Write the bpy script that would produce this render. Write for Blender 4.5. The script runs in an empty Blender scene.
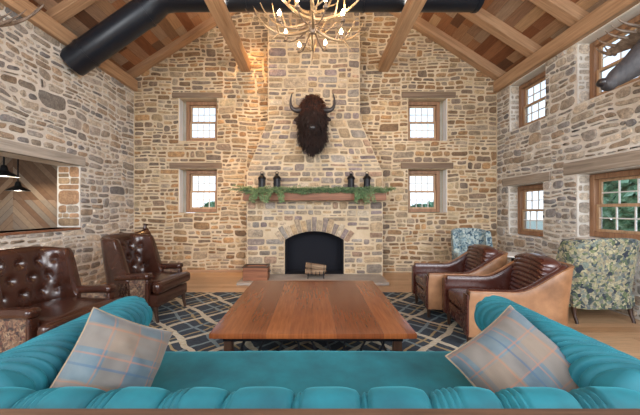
import bpy, bmesh, math, random
from mathutils import Vector, Matrix, noise, Euler
R = math.radians; PI = math.pi
random.seed(7)
scene = bpy.context.scene
COL = scene.collection

# ------------------------------------------------------------------ mesh builder
class MB:
    def __init__(s): s.v = []; s.f = []; s.c = []; s.cur = None; s.uv = None
    def add(s, verts, faces, M=None):
        o = len(s.v)
        if M is not None: verts = [M @ Vector(p) for p in verts]
        s.v.extend([tuple(p) for p in verts])
        for f in faces:
            s.f.append(tuple(i + o for i in f)); s.c.append(s.cur)
        return s
    def box(s, x0, x1, y0, y1, z0, z1, M=None):
        v = [(x, y, z) for z in (z0, z1) for y in (y0, y1) for x in (x0, x1)]
        return s.add(v, [(0,2,3,1),(4,5,7,6),(0,1,5,4),(2,6,7,3),(0,4,6,2),(1,3,7,5)], M)
    def tube(s, pts, r, seg=8, M=None, ell=1.0):
        pts = [Vector(p) for p in pts]; n = len(pts)
        rr = r if hasattr(r, '__len__') else [r]*n
        t = [(pts[min(i+1,n-1)] - pts[max(i-1,0)]).normalized() for i in range(n)]
        a = Vector((0,0,1)) if abs(t[0].z) < .9 else Vector((1,0,0))
        u = (a - t[0]*a.dot(t[0])).normalized()
        v = []; 
        for i in range(n):
            u = (u - t[i]*u.dot(t[i]))
            u = u.normalized() if u.length > 1e-6 else t[i].orthogonal().normalized()
            w = t[i].cross(u)
            for k in range(seg):
                q = 2*PI*k/seg
                v.append(pts[i] + (u*math.cos(q)*ell + w*math.sin(q))*rr[i])
        f = []
        for i in range(n-1):
            for k in range(seg):
                k2 = (k+1) % seg
                f.append((i*seg+k, i*seg+k2, (i+1)*seg+k2, (i+1)*seg+k))
        f.append(tuple(range(seg))[::-1]); f.append(tuple((n-1)*seg+k for k in range(seg)))
        return s.add(v, f, M)
    def lathe(s, prof, c=(0,0,0), seg=20, M=None):
        v = []; n = len(prof)
        for r_, z in prof:
            for k in range(seg):
                q = 2*PI*k/seg
                v.append((c[0]+r_*math.cos(q), c[1]+r_*math.sin(q), c[2]+z))
        f = []
        for i in range(n-1):
            for k in range(seg):
                k2 = (k+1) % seg
                f.append((i*seg+k, i*seg+k2, (i+1)*seg+k2, (i+1)*seg+k))
        f.append(tuple(range(seg))[::-1]); f.append(tuple((n-1)*seg+k for k in range(seg)))
        return s.add(v, f, M)
    def sph(s, c, r, seg=12, rings=8, rot=None):
        rx, ry, rz = r if hasattr(r, '__len__') else (r, r, r)
        M = Matrix.Translation(c) @ (Euler(rot).to_matrix().to_4x4() if rot else Matrix()) @ Matrix.Diagonal((rx, ry, rz, 1))
        v = [(0,0,-1)]
        for i in range(1, rings):
            p = -PI/2 + PI*i/rings
            for k in range(seg):
                q = 2*PI*k/seg
                v.append((math.cos(p)*math.cos(q), math.cos(p)*math.sin(q), math.sin(p)))
        v.append((0,0,1)); f = []
        for k in range(seg): f.append((0, 1+(k+1)%seg, 1+k))
        for i in range(rings-2):
            for k in range(seg):
                a = 1+i*seg; b = a+seg; k2 = (k+1)%seg
                f.append((a+k, a+k2, b+k2, b+k))
        a = 1+(rings-2)*seg; e = len(v)-1
        for k in range(seg): f.append((a+k, a+(k+1)%seg, e))
        return s.add(v, f, M)
    def rbox(s, size, r, c=(0,0,0), n=10, fn=None, M=None):
        """box with rounded edges, optional point function"""
        hx, hy, hz = [q/2 for q in size]; r = min(r, hx, hy, hz)
        idx = {}; v = []; f = []
        ns = n if hasattr(n, '__len__') else (n, n, n)
        def cc(i, m, h):
            t = -1 + 2*i/m
            return h*t
        def vid(i, j, k):
            key = (i, j, k)
            if key not in idx:
                q = Vector((cc(i, ns[0], hx), cc(j, ns[1], hy), cc(k, ns[2], hz)))
                inn = Vector((max(-(hx-r), min(hx-r, q.x)), max(-(hy-r), min(hy-r, q.y)), max(-(hz-r), min(hz-r, q.z))))
                d = q - inn
                p = inn + d.normalized()*r if d.length > 1e-9 else q
                if fn: p = Vector(fn(p))
                idx[key] = len(v); v.append(p + Vector(c))
            return idx[key]
        a, b, d = ns
        for i in range(a):
            for j in range(b):
                f.append((vid(i,j,0), vid(i,j+1,0), vid(i+1,j+1,0), vid(i+1,j,0)))
                f.append((vid(i,j,d), vid(i+1,j,d), vid(i+1,j+1,d), vid(i,j+1,d)))
        for i in range(a):
            for k in range(d):
                f.append((vid(i,0,k), vid(i+1,0,k), vid(i+1,0,k+1), vid(i,0,k+1)))
                f.append((vid(i,b,k), vid(i,b,k+1), vid(i+1,b,k+1), vid(i+1,b,k)))
        for j in range(b):
            for k in range(d):
                f.append((vid(0,j,k), vid(0,j,k+1), vid(0,j+1,k+1), vid(0,j+1,k)))
                f.append((vid(a,j,k), vid(a,j+1,k), vid(a,j+1,k+1), vid(a,j,k+1)))
        return s.add(v, f, M)
    def prism(s, poly, y0, y1, M=None):
        """polygon in XZ extruded along Y"""
        n = len(poly)
        v = [(p[0], y0, p[1]) for p in poly] + [(p[0], y1, p[1]) for p in poly]
        f = [tuple(range(n)), tuple(range(2*n-1, n-1, -1))]
        for i in range(n):
            j = (i+1) % n; f.append((i, i+n, j+n, j))
        return s.add(v, f, M)
    def sweep(s, path, section, M=None):
        """section(i, t) -> list of (offset, z) closed loop along a 2-D path"""
        n = len(path); v = []; m = None
        P = [Vector(p) for p in path]
        L = [0]
        for i in range(1, n): L.append(L[-1] + (P[i]-P[i-1]).length)
        for i in range(n):
            t = (P[min(i+1,n-1)] - P[max(i-1,0)]).normalized()
            nn = Vector((-t.y, t.x))
            sec = section(i, L[i]/L[-1], P[i]); m = len(sec)
            for o, z, *rest in sec:
                q = P[i] + nn*o
                x, y = q.x, q.y
                if rest: x += rest[0]
                v.append((x, y, z))
        f = []
        for i in range(n-1):
            for k in range(m):
                k2 = (k+1) % m
                f.append((i*m+k, (i+1)*m+k, (i+1)*m+k2, i*m+k2))
        f.append(tuple(range(m))); f.append(tuple((n-1)*m+k for k in range(m))[::-1])
        return s.add(v, f, M)
    def build(s, name, mat, parent=None, loc=(0,0,0), rot=(0,0,0), smooth=True, ang=38, bevel=0, sub=0, kind=None, fix=True):
        me = bpy.data.meshes.new(name)
        me.from_pydata(s.v, [], s.f)
        if s.c and any(c is not None for c in s.c):
            at = me.color_attributes.new('Col', 'FLOAT_COLOR', 'CORNER')
            buf = []
            for p, c in zip(me.polygons, s.c):
                c = c or (.5,.5,.5)
                for _ in range(p.loop_total): buf.extend((c[0], c[1], c[2], 1))
            at.data.foreach_set('color', buf)
        if fix and not (s.c and any(c is not None for c in s.c)):
            bm = bmesh.new(); bm.from_mesh(me); bmesh.ops.recalc_face_normals(bm, faces=bm.faces); bm.to_mesh(me); bm.free()
        if s.uv:
            ul = me.uv_layers.new(name='UVMap')
            for lp in me.loops: ul.data[lp.index].uv = s.uv[lp.vertex_index]
        me.validate()
        if smooth:
            me.polygons.foreach_set('use_smooth', [True]*len(me.polygons))
            me.set_sharp_from_angle(angle=R(ang))
        me.materials.append(mat)
        o = bpy.data.objects.new(name, me); COL.objects.link(o)
        o.location = loc; o.rotation_euler = rot
        if parent is not None: o.parent = parent
        if bevel:
            b = o.modifiers.new('Bevel', 'BEVEL'); b.width = bevel; b.segments = 2; b.limit_method = 'ANGLE'
            b.harden_normals = False
        if sub:
            b = o.modifiers.new('Sub', 'SUBSURF'); b.levels = sub; b.render_levels = sub
        if kind: o['kind'] = kind
        return o

def thing(name, label, cat, loc=(0,0,0), rz=0, group=None):
    o = bpy.data.objects.new(name, None); COL.objects.link(o); o.empty_display_size = .1
    o.location = loc; o.rotation_euler = (0,0,rz)
    o['label'] = label; o['category'] = cat
    if group: o['group'] = group
    return o
def tag(o, label, cat, group=None):
    o['label'] = label; o['category'] = cat
    if group: o['group'] = group
    return o
def copy_tree(o, parent=None):
    c = o.copy(); COL.objects.link(c)
    if parent is not None: c.parent = parent
    for ch in list(o.children): copy_tree(ch, c)
    return c
def struct(o): o['kind'] = 'structure'; return o
def bez(p0, p1, p2, p3, n=10):
    p0, p1, p2, p3 = map(Vector, (p0, p1, p2, p3)); out = []
    for i in range(n+1):
        t = i/n; out.append(p0*(1-t)**3 + p1*3*t*(1-t)**2 + p2*3*t*t*(1-t) + p3*t**3)
    return out
def sstep(a, b, x):
    t = max(0, min(1, (x-a)/(b-a))); return t*t*(3-2*t)
def melt(mb, voxel, name='m', smooth_it=4):
    """merge overlapping closed shapes into ONE continuous surface"""
    me = bpy.data.meshes.new(name); me.from_pydata(mb.v, [], mb.f)
    bm = bmesh.new(); bm.from_mesh(me); bmesh.ops.recalc_face_normals(bm, faces=bm.faces); bm.to_mesh(me); bm.free()
    o = bpy.data.objects.new(name, me); COL.objects.link(o)
    m = o.modifiers.new('R', 'REMESH'); m.mode = 'VOXEL'; m.voxel_size = voxel
    if smooth_it:
        k = o.modifiers.new('S', 'SMOOTH'); k.factor = .5; k.iterations = smooth_it
    dg = bpy.context.evaluated_depsgraph_get()
    e = o.evaluated_get(dg); m2 = e.to_mesh()
    out = MB(); out.add([v.co.copy() for v in m2.vertices], [tuple(p.vertices) for p in m2.polygons])
    e.to_mesh_clear(); bpy.data.objects.remove(o)
    return out

# ------------------------------------------------------------------ materials
class N:
    def __init__(s, name):
        s.m = bpy.data.materials.new(name); s.m.use_nodes = True
        s.t = s.m.node_tree; s.b = s.t.nodes['Principled BSDF']; s.out = s.t.nodes['Material Output']
    def n(s, typ, ins=None, **kw):
        x = s.t.nodes.new(typ)
        for k, v in kw.items(): setattr(x, k, v)
        for k, v in (ins or {}).items():
            if isinstance(v, bpy.types.NodeSocket): s.t.links.new(v, x.inputs[k])
            else: x.inputs[k].default_value = v
        return x
    def set(s, **kw):
        for k, v in kw.items():
            k = k.replace('_', ' ')
            if isinstance(v, bpy.types.NodeSocket): s.t.links.new(v, s.b.inputs[k])
            else: s.b.inputs[k].default_value = v
    def math(s, op, a, b=0.0, c=None):
        d = {0: a, 1: b}
        if c is not None: d[2] = c
        return s.n('ShaderNodeMath', d, operation=op).outputs[0]
    def coord(s, scale=(1,1,1), rot=(0,0,0), kind='Object'):
        tc = s.n('ShaderNodeTexCoord')
        return s.n('ShaderNodeMapping', {'Vector': tc.outputs[kind], 'Scale': scale, 'Rotation': rot}).outputs[0]
    def noise(s, vec, scale=5, detail=4, rough=.55, dist=0):
        return s.n('ShaderNodeTexNoise', {'Vector': vec, 'Scale': scale, 'Detail': detail, 'Roughness': rough, 'Distortion': dist}).outputs['Fac']
    def ramp(s, fac, stops, interp='LINEAR'):
        x = s.n('ShaderNodeValToRGB', {'Fac': fac}); cr = x.color_ramp; cr.interpolation = interp
        while len(cr.elements) < len(stops): cr.elements.new(.5)
        for e, (p, c) in zip(cr.elements, stops): e.position = p; e.color = (*c, 1)
        return x.outputs[0]
    def mix(s, fac, a, b, mode='MIX'):
        x = s.n('ShaderNodeMix', data_type='RGBA', blend_type=mode)
        for i, v in ((0, fac), (6, a), (7, b)):
            if isinstance(v, bpy.types.NodeSocket): s.t.links.new(v, x.inputs[i])
            else: x.inputs[i].default_value = (*v, 1) if hasattr(v, '__len__') and len(v) == 3 else v
        return x.outputs[2]
    def bump(s, h, strength=.3, dist=.01):
        b = s.n('ShaderNodeBump', {'Height': h, 'Strength': strength, 'Distance': dist})
        s.t.links.new(b.outputs[0], s.b.inputs['Normal'])

def plain(name, col, rough=.5, metal=0, **kw):
    a = N(name); a.set(Base_Color=(*col, 1), Roughness=rough, Metallic=metal)
    for k, v in kw.items(): a.b.inputs[k.replace('_', ' ')].default_value = v
    return a.m
def wood(name, c1, c2, axis=0, sc=1.0, rough=.5, grain=.25, c3=None):
    a = N(name); s = [14*sc]*3; s[axis] = .9*sc
    v = a.coord(tuple(s)); f = a.noise(v, 1.6, 5, .6, .6)
    s2 = [60*sc]*3; s2[axis] = 2*sc
    g = a.noise(a.coord(tuple(s2)), 1.2, 3, .6)
    st = [(.3, c1), (.68, c2)] if c3 is None else [(.25, c1), (.5, c2), (.75, c3)]
    c = a.ramp(f, st); c = a.mix(.35, c, a.ramp(g, [(.3, (.55,.5,.45)), (.65, (1.25,1.22,1.2))]), 'MULTIPLY')
    a.set(Base_Color=c, Roughness=rough); a.bump(g, grain, .004); return a.m
def planks(name, across, along, width, length, cols, rough=.5, bumpd=.004, gap=.012):
    """boards: index per board drives the colour; axes picked out of object space"""
    a = N(name); tc = a.n('ShaderNodeTexCoord'); sp = a.n('ShaderNodeSeparateXYZ', {0: tc.outputs['Object']})
    u = a.math('DIVIDE', sp.outputs[across], width); iu = a.math('FLOOR', u)
    wn = a.n('ShaderNodeTexWhiteNoise', {'W': iu}, noise_dimensions='1D').outputs['Value']
    v = a.math('ADD', a.math('DIVIDE', sp.outputs[along], length), a.math('MULTIPLY', wn, 7.3)); iv = a.math('FLOOR', v)
    cv = a.n('ShaderNodeCombineXYZ', {0: iu, 1: iv, 2: 0.0})
    w2 = a.n('ShaderNodeTexWhiteNoise', {'Vector': cv.outputs[0]}, noise_dimensions='3D').outputs['Value']
    n = len(cols); base = a.ramp(w2, [((i+.5)/n, c) for i, c in enumerate(cols)])
    s = [1, 1, 1]; s[across] = 22; s[along] = 1.6; s3 = [s[0], s[1], s[2]]
    add = a.n('ShaderNodeVectorMath', {0: tc.outputs['Object'], 1: a.n('ShaderNodeCombineXYZ', {0: a.math('MULTIPLY', w2, 9.0), 1: a.math('MULTIPLY', w2, 5.0), 2: 0.0}).outputs[0]}, operation='ADD').outputs[0]
    mp = a.n('ShaderNodeMapping', {'Vector': add, 'Scale': tuple(s3)}).outputs[0]
    g = a.noise(mp, 2.2, 5, .62, .5)
    c = a.mix(.55, base, a.ramp(g, [(.3, (.5,.45,.4)), (.7, (1.35,1.3,1.25))]), 'MULTIPLY')
    fu = a.math('FRACT', u); fv = a.math('FRACT', v)
    e1 = a.math('LESS_THAN', fu, gap); e2 = a.math('LESS_THAN', fv, gap*width/length)
    e = a.math('MAXIMUM', e1, e2)
    c = a.mix(e, c, (.06,.04,.03)); a.set(Base_Color=c, Roughness=rough)
    a.bump(a.math('SUBTRACT', g, e), .4, bumpd); return a.m

M = {}
# stones: every stone has its own colour, weathered by noise
a = N('stone'); at = a.n('ShaderNodeVertexColor', layer_name='Col')
v = a.coord((1,1,1)); n1 = a.noise(v, 9, 6, .65); n2 = a.noise(v, 38, 5, .7)
c = a.mix(.85, at.outputs[0], a.ramp(n1, [(.28, (.55,.52,.5)), (.7, (1.5,1.42,1.3))]), 'MULTIPLY')
c = a.mix(.75, c, a.ramp(n2, [(.32, (.5,.5,.5)), (.7, (1.35,1.35,1.32))]), 'MULTIPLY')
a.set(Base_Color=c, Roughness=.85); a.bump(a.math('ADD', n1, n2), .7, .012); M['stone'] = a.m
def mortar(name, c1, c2):
    a = N(name); v = a.coord(); n1 = a.noise(v, 3, 5, .6); n2 = a.noise(v, 60, 4, .7)
    a.set(Base_Color=a.ramp(a.math('ADD', a.math('MULTIPLY', n1, .6), a.math('MULTIPLY', n2, .4)), [(.35, c1), (.65, c2)]), Roughness=.95)
    a.bump(n2, .6, .008); return a.m
M['mortar'] = mortar('mortar', (.50,.38,.24), (.70,.57,.40))
M['mortar_pale'] = mortar('pale_mortar', (.60,.56,.49), (.80,.76,.69))
M['oak_y'] = wood('beam_oak_long', (.33,.19,.10), (.56,.37,.22), 1, .6, .55)
M['oak_x'] = wood('beam_oak_cross', (.31,.175,.09), (.54,.34,.20), 0, .6, .55)
M['oak_z'] = wood('oak_upright', (.26,.13,.055), (.46,.25,.12), 2, .8, .5)
M['frame_wood'] = wood('window_wood', (.20,.10,.05), (.36,.20,.11), 2, .8, .5)
M['frame_light'] = wood('sash_wood', (.36,.22,.12), (.55,.37,.22), 2, .9, .5)
M['lintel'] = wood('weathered_lintel', (.13,.085,.055), (.29,.21,.145), 0, .7, .8)
M['lintel_y'] = wood('weathered_lintel_side', (.22,.18,.14), (.42,.36,.29), 1, .7, .8)
M['lintel_grey'] = wood('grey_lintel', (.32,.29,.25), (.52,.48,.42), 1, .7, .85)
M['ceiling'] = planks('ceiling_boards', 0, 1, .21, 1.35, [(.20,.075,.03),(.36,.17,.08),(.10,.045,.025),(.42,.27,.16),(.30,.13,.055),(.38,.30,.22),(.24,.10,.045),(.46,.30,.17)], .6)
M['floor'] = planks('floor_boards', 1, 0, .16, 2.2, [(.42,.25,.13),(.52,.33,.18),(.47,.29,.16),(.56,.38,.22)], .32, .002)
M['table'] = planks('table_boards', 0, 1, .20, 30.0, [(.19,.058,.020),(.25,.082,.026),(.15,.045,.016),(.22,.070,.023)], .2, .0008, .006)
M['console'] = wood('console_wood', (.045,.022,.013), (.13,.068,.04), 0, .8, .55)
M['mantel'] = wood('mantel_wood', (.15,.06,.03), (.33,.15,.08), 0, .8, .6)
M['dark_wood'] = wood('dark_wood', (.025,.012,.008), (.07,.035,.02), 2, 1, .35)
M['crate'] = wood('crate_wood', (.15,.05,.022), (.32,.13,.06), 0, 1, .5)
M['bark'] = wood('log_bark', (.16,.10,.06), (.42,.30,.19), 0, 1.4, .9)
M['log_end'] = wood('log_end', (.48,.31,.17), (.66,.47,.28), 1, 1, .8)
M['black'] = plain('black_iron', (.012,.013,.016), .45, .6)
M['soot'] = plain('sooted_firebox', (.004,.005,.010), .9)
a = N('black_duct'); nn = a.noise(a.coord((3,3,3)), 2, 3); a.set(Base_Color=(.010,.014,.022,1), Metallic=.25, Roughness=a.n('ShaderNodeMapRange', {0: nn, 3: .28, 4: .42}).outputs[0]); M['duct'] = a.m
M['hearth'] = mortar('hearth_stone', (.30,.26,.22), (.44,.39,.33))
M['bronze'] = plain('antique_brass', (.30,.17,.07), .35, .9)
M['white_paint'] = plain('white_paint', (.75,.73,.68), .6)
def leather(name, c1, c2, rough=.28):
    a = N(name); v = a.coord(); n1 = a.noise(v, 5, 4, .6); vo = a.n('ShaderNodeTexVoronoi', {'Vector': v, 'Scale': 220.0}).outputs['Distance']
    a.set(Base_Color=a.ramp(n1, [(.3, c1), (.7, c2)]), Roughness=a.n('ShaderNodeMapRange', {0: n1, 3: rough-.02, 4: rough+.05}).outputs[0])
    a.b.inputs['Coat Weight'].default_value = .25; a.b.inputs['Coat Roughness'].default_value = .2
    a.bump(vo, .12, .001); return a.m
M['leather'] = leather('brown_leather', (.028,.009,.005), (.050,.017,.010), .24)
M['leather_red'] = leather('oxblood_leather', (.042,.011,.007), (.068,.019,.012), .26)
M['suede'] = leather('tan_hide', (.155,.068,.026), (.34,.165,.072), .55)
a = N('teal_velvet'); v = a.coord(); n1 = a.noise(v, 4, 4, .6); n2 = a.noise(v, 300, 2, .6)
a.set(Base_Color=a.ramp(n1, [(.3, (.001,.070,.092)), (.7, (.004,.140,.175))]), Roughness=.7)
a.b.inputs['Sheen Weight'].default_value = .3; a.b.inputs['Sheen Roughness'].default_value = .35
a.b.inputs['Sheen Tint'].default_value = (.10,.70,.85,1); a.bump(n2, .15, .001); M['velvet'] = a.m
def floral(name, stops, sc=14, w=.06):
    a = N(name); v = a.coord(); n0 = a.n('ShaderNodeTexNoise', {'Vector': v, 'Scale': sc*1.2, 'Detail': 4.0})
    vv = a.mix(w, v, n0.outputs['Color'])
    vo = a.n('ShaderNodeTexVoronoi', {'Vector': vv, 'Scale': float(sc), 'Randomness': 1.0})
    vo2 = a.n('ShaderNodeTexVoronoi', {'Vector': vv, 'Scale': sc*2.5})
    f = a.math('ADD', a.math('MULTIPLY', a.n('ShaderNodeSeparateColor', {0: vo.outputs['Color']}).outputs[0], .45), a.math('MULTIPLY', a.n('ShaderNodeSeparateColor', {0: vo2.outputs['Color']}).outputs[0], .5))
    c = a.ramp(f, stops); c = a.mix(.6, c, a.ramp(a.noise(v, sc*4, 3, .7), [(.3,(.5,.5,.5)),(.7,(1.4,1.4,1.4))]), 'MULTIPLY')
    a.set(Base_Color=c, Roughness=.85); a.b.inputs['Sheen Weight'].default_value = .1
    return a.m
M['blue_floral'] = floral('blue_floral_fabric', [(.12,(.02,.05,.08)),(.28,(.07,.14,.19)),(.42,(.28,.38,.40)),(.55,(.46,.52,.48)),(.68,(.08,.16,.20)),(.85,(.36,.42,.36))], 13)
M['dark_glass'] = plain('smoked_glass', (.01,.011,.016), .5)
M['green_floral'] = floral('green_floral_fabric', [(.12,(.02,.03,.05)),(.25,(.05,.075,.065)),(.36,(.12,.16,.07)),(.47,(.44,.40,.25)),(.58,(.06,.09,.11)),(.7,(.34,.29,.17)),(.84,(.16,.20,.17))], 12)
M['kilim'] = floral('brown_floral_tapestry', [(.15,(.015,.009,.007)),(.3,(.085,.026,.015)),(.45,(.22,.13,.07)),(.55,(.035,.02,.015)),(.7,(.14,.075,.045)),(.85,(.26,.18,.11))], 22)
a = N('plaid_wool'); tc = a.n('ShaderNodeTexCoord'); sp = a.n('ShaderNodeSeparateXYZ', {0: tc.outputs['UV']})
def stripe(s, k, off, per, wd):
    f = a.math('FRACT', a.math('ADD', a.math('DIVIDE', s, per), off)); return a.math('LESS_THAN', a.math('ABSOLUTE', a.math('SUBTRACT', f, .5)), wd)
X, Y = sp.outputs[0], sp.outputs[1]
nz = a.noise(a.coord(), 6, 3)
base = a.ramp(nz, [(.3, (.045,.075,.095)), (.7, (.10,.13,.14))])
bx = a.math('MULTIPLY', stripe(X, 0, .1, .26, .22), .45); by = a.math('MULTIPLY', stripe(Y, 0, .3, .26, .22), .45)
base = a.mix(bx, base, (.19,.12,.065)); base = a.mix(by, base, (.17,.11,.065))
base = a.mix(a.math('MULTIPLY', stripe(X, 0, .35, .13, .03), .45), base, (.26,.10,.05))
base = a.mix(a.math('MULTIPLY', stripe(Y, 0, .55, .13, .03), .45), base, (.26,.10,.05))
base = a.mix(a.math('MULTIPLY', stripe(X, 0, .62, .26, .02), .6), base, (.03,.07,.12))
a.set(Base_Color=base, Roughness=.9); a.b.inputs['Sheen Weight'].default_value = .15
a.bump(a.noise(a.coord(), 250, 2), .3, .002); M['plaid'] = a.m
M['piping'] = plain('pale_piping', (.24,.18,.115), .8)
# rug: navy ground, cream and gold ogee lattice
a = N('rug_pattern'); v = a.coord(); nz = a.n('ShaderNodeTexNoise', {'Vector': v, 'Scale': 3.5, 'Detail': 3.0})
vv = a.mix(.09, v, nz.outputs['Color']); sp = a.n('ShaderNodeSeparateXYZ', {0: vv})
u = a.math('DIVIDE', sp.outputs[0], .66); w = a.math('DIVIDE', sp.outputs[1], .70)
wv = a.math('MULTIPLY', a.math('SINE', a.math('MULTIPLY', w, 6.283)), .04); u = a.math('ADD', u, wv)
def lat(p, wd): return a.math('LESS_THAN', a.math('ABSOLUTE', a.math('SUBTRACT', a.math('FRACT', p), .5)), wd)
p1 = a.math('ADD', u, w); p2 = a.math('SUBTRACT', u, w)
l1 = a.math('MAXIMUM', lat(p1, .058), lat(p2, .058))
l2 = a.math('MAXIMUM', lat(a.math('ADD', p1, .22), .028), lat(a.math('ADD', p2, .22), .028))
l3 = a.math('MAXIMUM', lat(a.math('ADD', p1, .5), .035), lat(a.math('ADD', p2, .5), .035))
fz = a.noise(a.coord((1,4,1)), 22, 4, .7)
navy = a.ramp(fz, [(.3, (.012,.020,.035)), (.7, (.045,.065,.085))])
c = a.mix(l2, navy, (.30,.24,.13)); c = a.mix(l3, c, (.16,.22,.24)); c = a.mix(l1, c, a.ramp(fz, [(.35, (.34,.30,.20)), (.65, (.58,.55,.45))]))
a.set(Base_Color=c, Roughness=.95); a.bump(fz, .5, .006); M['rug'] = a.m
# herringbone boards of the next room
a = N('chevron_boards'); tc = a.n('ShaderNodeTexCoord'); sp = a.n('ShaderNodeSeparateXYZ', {0: tc.outputs['Object']})
xx, zz = sp.outputs[0], sp.outputs[2]
sg = a.math('ABSOLUTE', a.math('SUBTRACT', a.math('FRACT', a.math('DIVIDE', xx, 2.2)), .5))
d = a.math('DIVIDE', a.math('SUBTRACT', zz, a.math('MULTIPLY', sg, 2.2)), .17); i_ = a.math('FLOOR', d)
row = a.math('FLOOR', a.math('DIVIDE', a.math('ADD', zz, .18), .95))
col = a.math('FLOOR', a.math('DIVIDE', xx, 1.1))
wn = a.n('ShaderNodeTexWhiteNoise', {'Vector': a.n('ShaderNodeCombineXYZ', {0: i_, 1: col, 2: row}).outputs[0]}, noise_dimensions='3D').outputs['Value']
g = a.noise(a.coord((6,6,6), (0,R(45),0)), 2.5, 5, .6, .5)
c = a.ramp(wn, [(.1,(.20,.11,.06)),(.3,(.36,.24,.155)),(.5,(.30,.25,.20)),(.7,(.42,.30,.20)),(.9,(.24,.14,.085))])
c = a.mix(.4, c, a.ramp(g, [(.3,(.6,.55,.5)),(.7,(1.3,1.25,1.2))]), 'MULTIPLY')
c = a.mix(a.math('LESS_THAN', a.math('FRACT', d), .05), c, (.10,.06,.04)); a.set(Base_Color=c, Roughness=.6); M['chevron'] = a.m
M['antler'] = wood('antler_bone', (.16,.09,.04), (.42,.30,.17), 0, .9, .35)
M['antler_dark'] = wood('dark_antler', (.07,.045,.03), (.27,.20,.145), 0, .9, .45)
def fur(name, c1, c2, rough=.8, sc=30):
    a = N(name); n1 = a.noise(a.coord((1,1,.35)), sc, 4, .7); n2 = a.noise(a.coord(), 5, 3)
    a.set(Base_Color=a.ramp(a.math('ADD', a.math('MULTIPLY', n1, .5), a.math('MULTIPLY', n2, .5)), [(.35, c1), (.65, c2)]), Roughness=rough)
    a.bump(n1, .9, .012); return a.m
M['bison'] = fur('bison_fur', (.008,.004,.003), (.032,.012,.008))
M['bison_crown'] = fur('bison_crown_fur', (.040,.012,.006), (.12,.036,.017))
M['moose'] = fur('moose_hide', (.018,.018,.022), (.06,.058,.062), .6)
M['elk'] = fur('elk_hide', (.05,.03,.02), (.16,.10,.06))
M['horn'] = plain('dark_horn', (.035,.03,.03), .35)
M['nose'] = plain('dark_nose', (.02,.018,.02), .3)
M['eye'] = plain('glass_eye', (.01,.005,.003), .08)
M['leaf'] = floral('garland_needles', [(.1,(.03,.07,.025)),(.4,(.08,.16,.06)),(.7,(.20,.30,.13)),(.95,(.30,.40,.20))], 30)
M['tree_leaf'] = floral('tree_leaves', [(.1,(.10,.20,.10)),(.4,(.18,.32,.16)),(.7,(.30,.45,.26)),(.95,(.45,.55,.36))], 6)
M['candle'] = plain('ivory_candle', (.75,.68,.52), .5)
M['glass_top'] = plain('pale_marble', (.72,.76,.76), .12)
a = N('window_glass'); a.t.nodes.remove(a.b)
tr = a.n('ShaderNodeBsdfTransparent', {'Color': (.97,.985,.98,1)}); gl = a.n('ShaderNodeBsdfGlossy', {'Roughness': .02})
fr = a.n('ShaderNodeFresnel', {'IOR': 1.45}); bf = a.n('ShaderNodeNewGeometry').outputs['Backfacing']; fk = a.math('MULTIPLY', fr.outputs[0], a.math('SUBTRACT', 1.0, bf))
mx = a.n('ShaderNodeMixShader', {0: fk, 1: tr.outputs[0], 2: gl.outputs[0]})
a.t.links.new(mx.outputs[0], a.out.inputs[0]); M['glass'] = a.m
def emit(name, col, st):
    a = N(name); a.set(Base_Color=(*col,1)); a.b.inputs['Emission Color'].default_value = (*col,1); a.b.inputs['Emission Strength'].default_value = st; return a.m
M['bulb'] = emit('lit_bulb', (1,.78,.45), 30)
M['bulb_dim'] = emit('pendant_bulb', (1,.85,.6), 12)
M['grass'] = plain('outdoor_grass', (.34,.36,.26), .95)
# ------------------------------------------------------------------ stonework
PAL_TAN = [(.31,.20,.11),(.38,.27,.16),(.25,.165,.10),(.33,.26,.18),(.44,.33,.20),(.27,.20,.145),(.42,.26,.13),(.21,.165,.13),(.35,.29,.22),(.31,.18,.09),(.47,.38,.25)]
PAL_GREY = [(.34,.31,.27),(.42,.38,.33),(.28,.27,.26),(.46,.42,.36),(.31,.30,.29),(.38,.31,.24),(.24,.24,.25),(.50,.46,.40),(.35,.29,.23),(.40,.38,.36)]
PAL_GREY = [(min(.6,r*1.12),min(.6,g*1.12),min(.6,b*1.12)) for r,g,b in PAL_GREY]  # side-wall stones greyer and lighter, daylight partly put into their colour
PAL_CHIM = [(.38,.31,.23),(.44,.36,.27),(.30,.26,.22),(.42,.32,.21),(.26,.22,.20),(.48,.41,.32),(.36,.25,.18),(.34,.31,.28),(.46,.34,.21),(.27,.22,.22)]
PAL_PALE = [(.55,.50,.43),(.48,.43,.37),(.60,.56,.50),(.52,.46,.38)]  # jamb stones: brightness of the window light put into a paler colour
def subdiv(u0, u1, v0, v1, mw, mh, out, rnd):
    w, h = u1-u0, v1-v0
    th = mh*rnd.uniform(.65, 1.5); tw = max(mw*rnd.uniform(.55, 1.6), h*.9)
    if h > th*1.35 and h > .13:
        c = v0 + h*rnd.uniform(.36, .64)
        subdiv(u0, u1, v0, c, mw, mh, out, rnd); subdiv(u0, u1, c, v1, mw, mh, out, rnd)
    elif w > tw*1.35:
        c = u0 + w*rnd.uniform(.33, .67)
        subdiv(u0, c, v0, v1, mw, mh, out, rnd); subdiv(c, u1, v0, v1, mw, mh, out, rnd)
    elif w > h*rnd.uniform(3.2, 5.0):
        c = u0 + w*rnd.uniform(.38, .62)
        out.append((u0, c, v0, v1)); out.append((c, u1, v0, v1))
    else: out.append((u0, u1, v0, v1))
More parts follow.
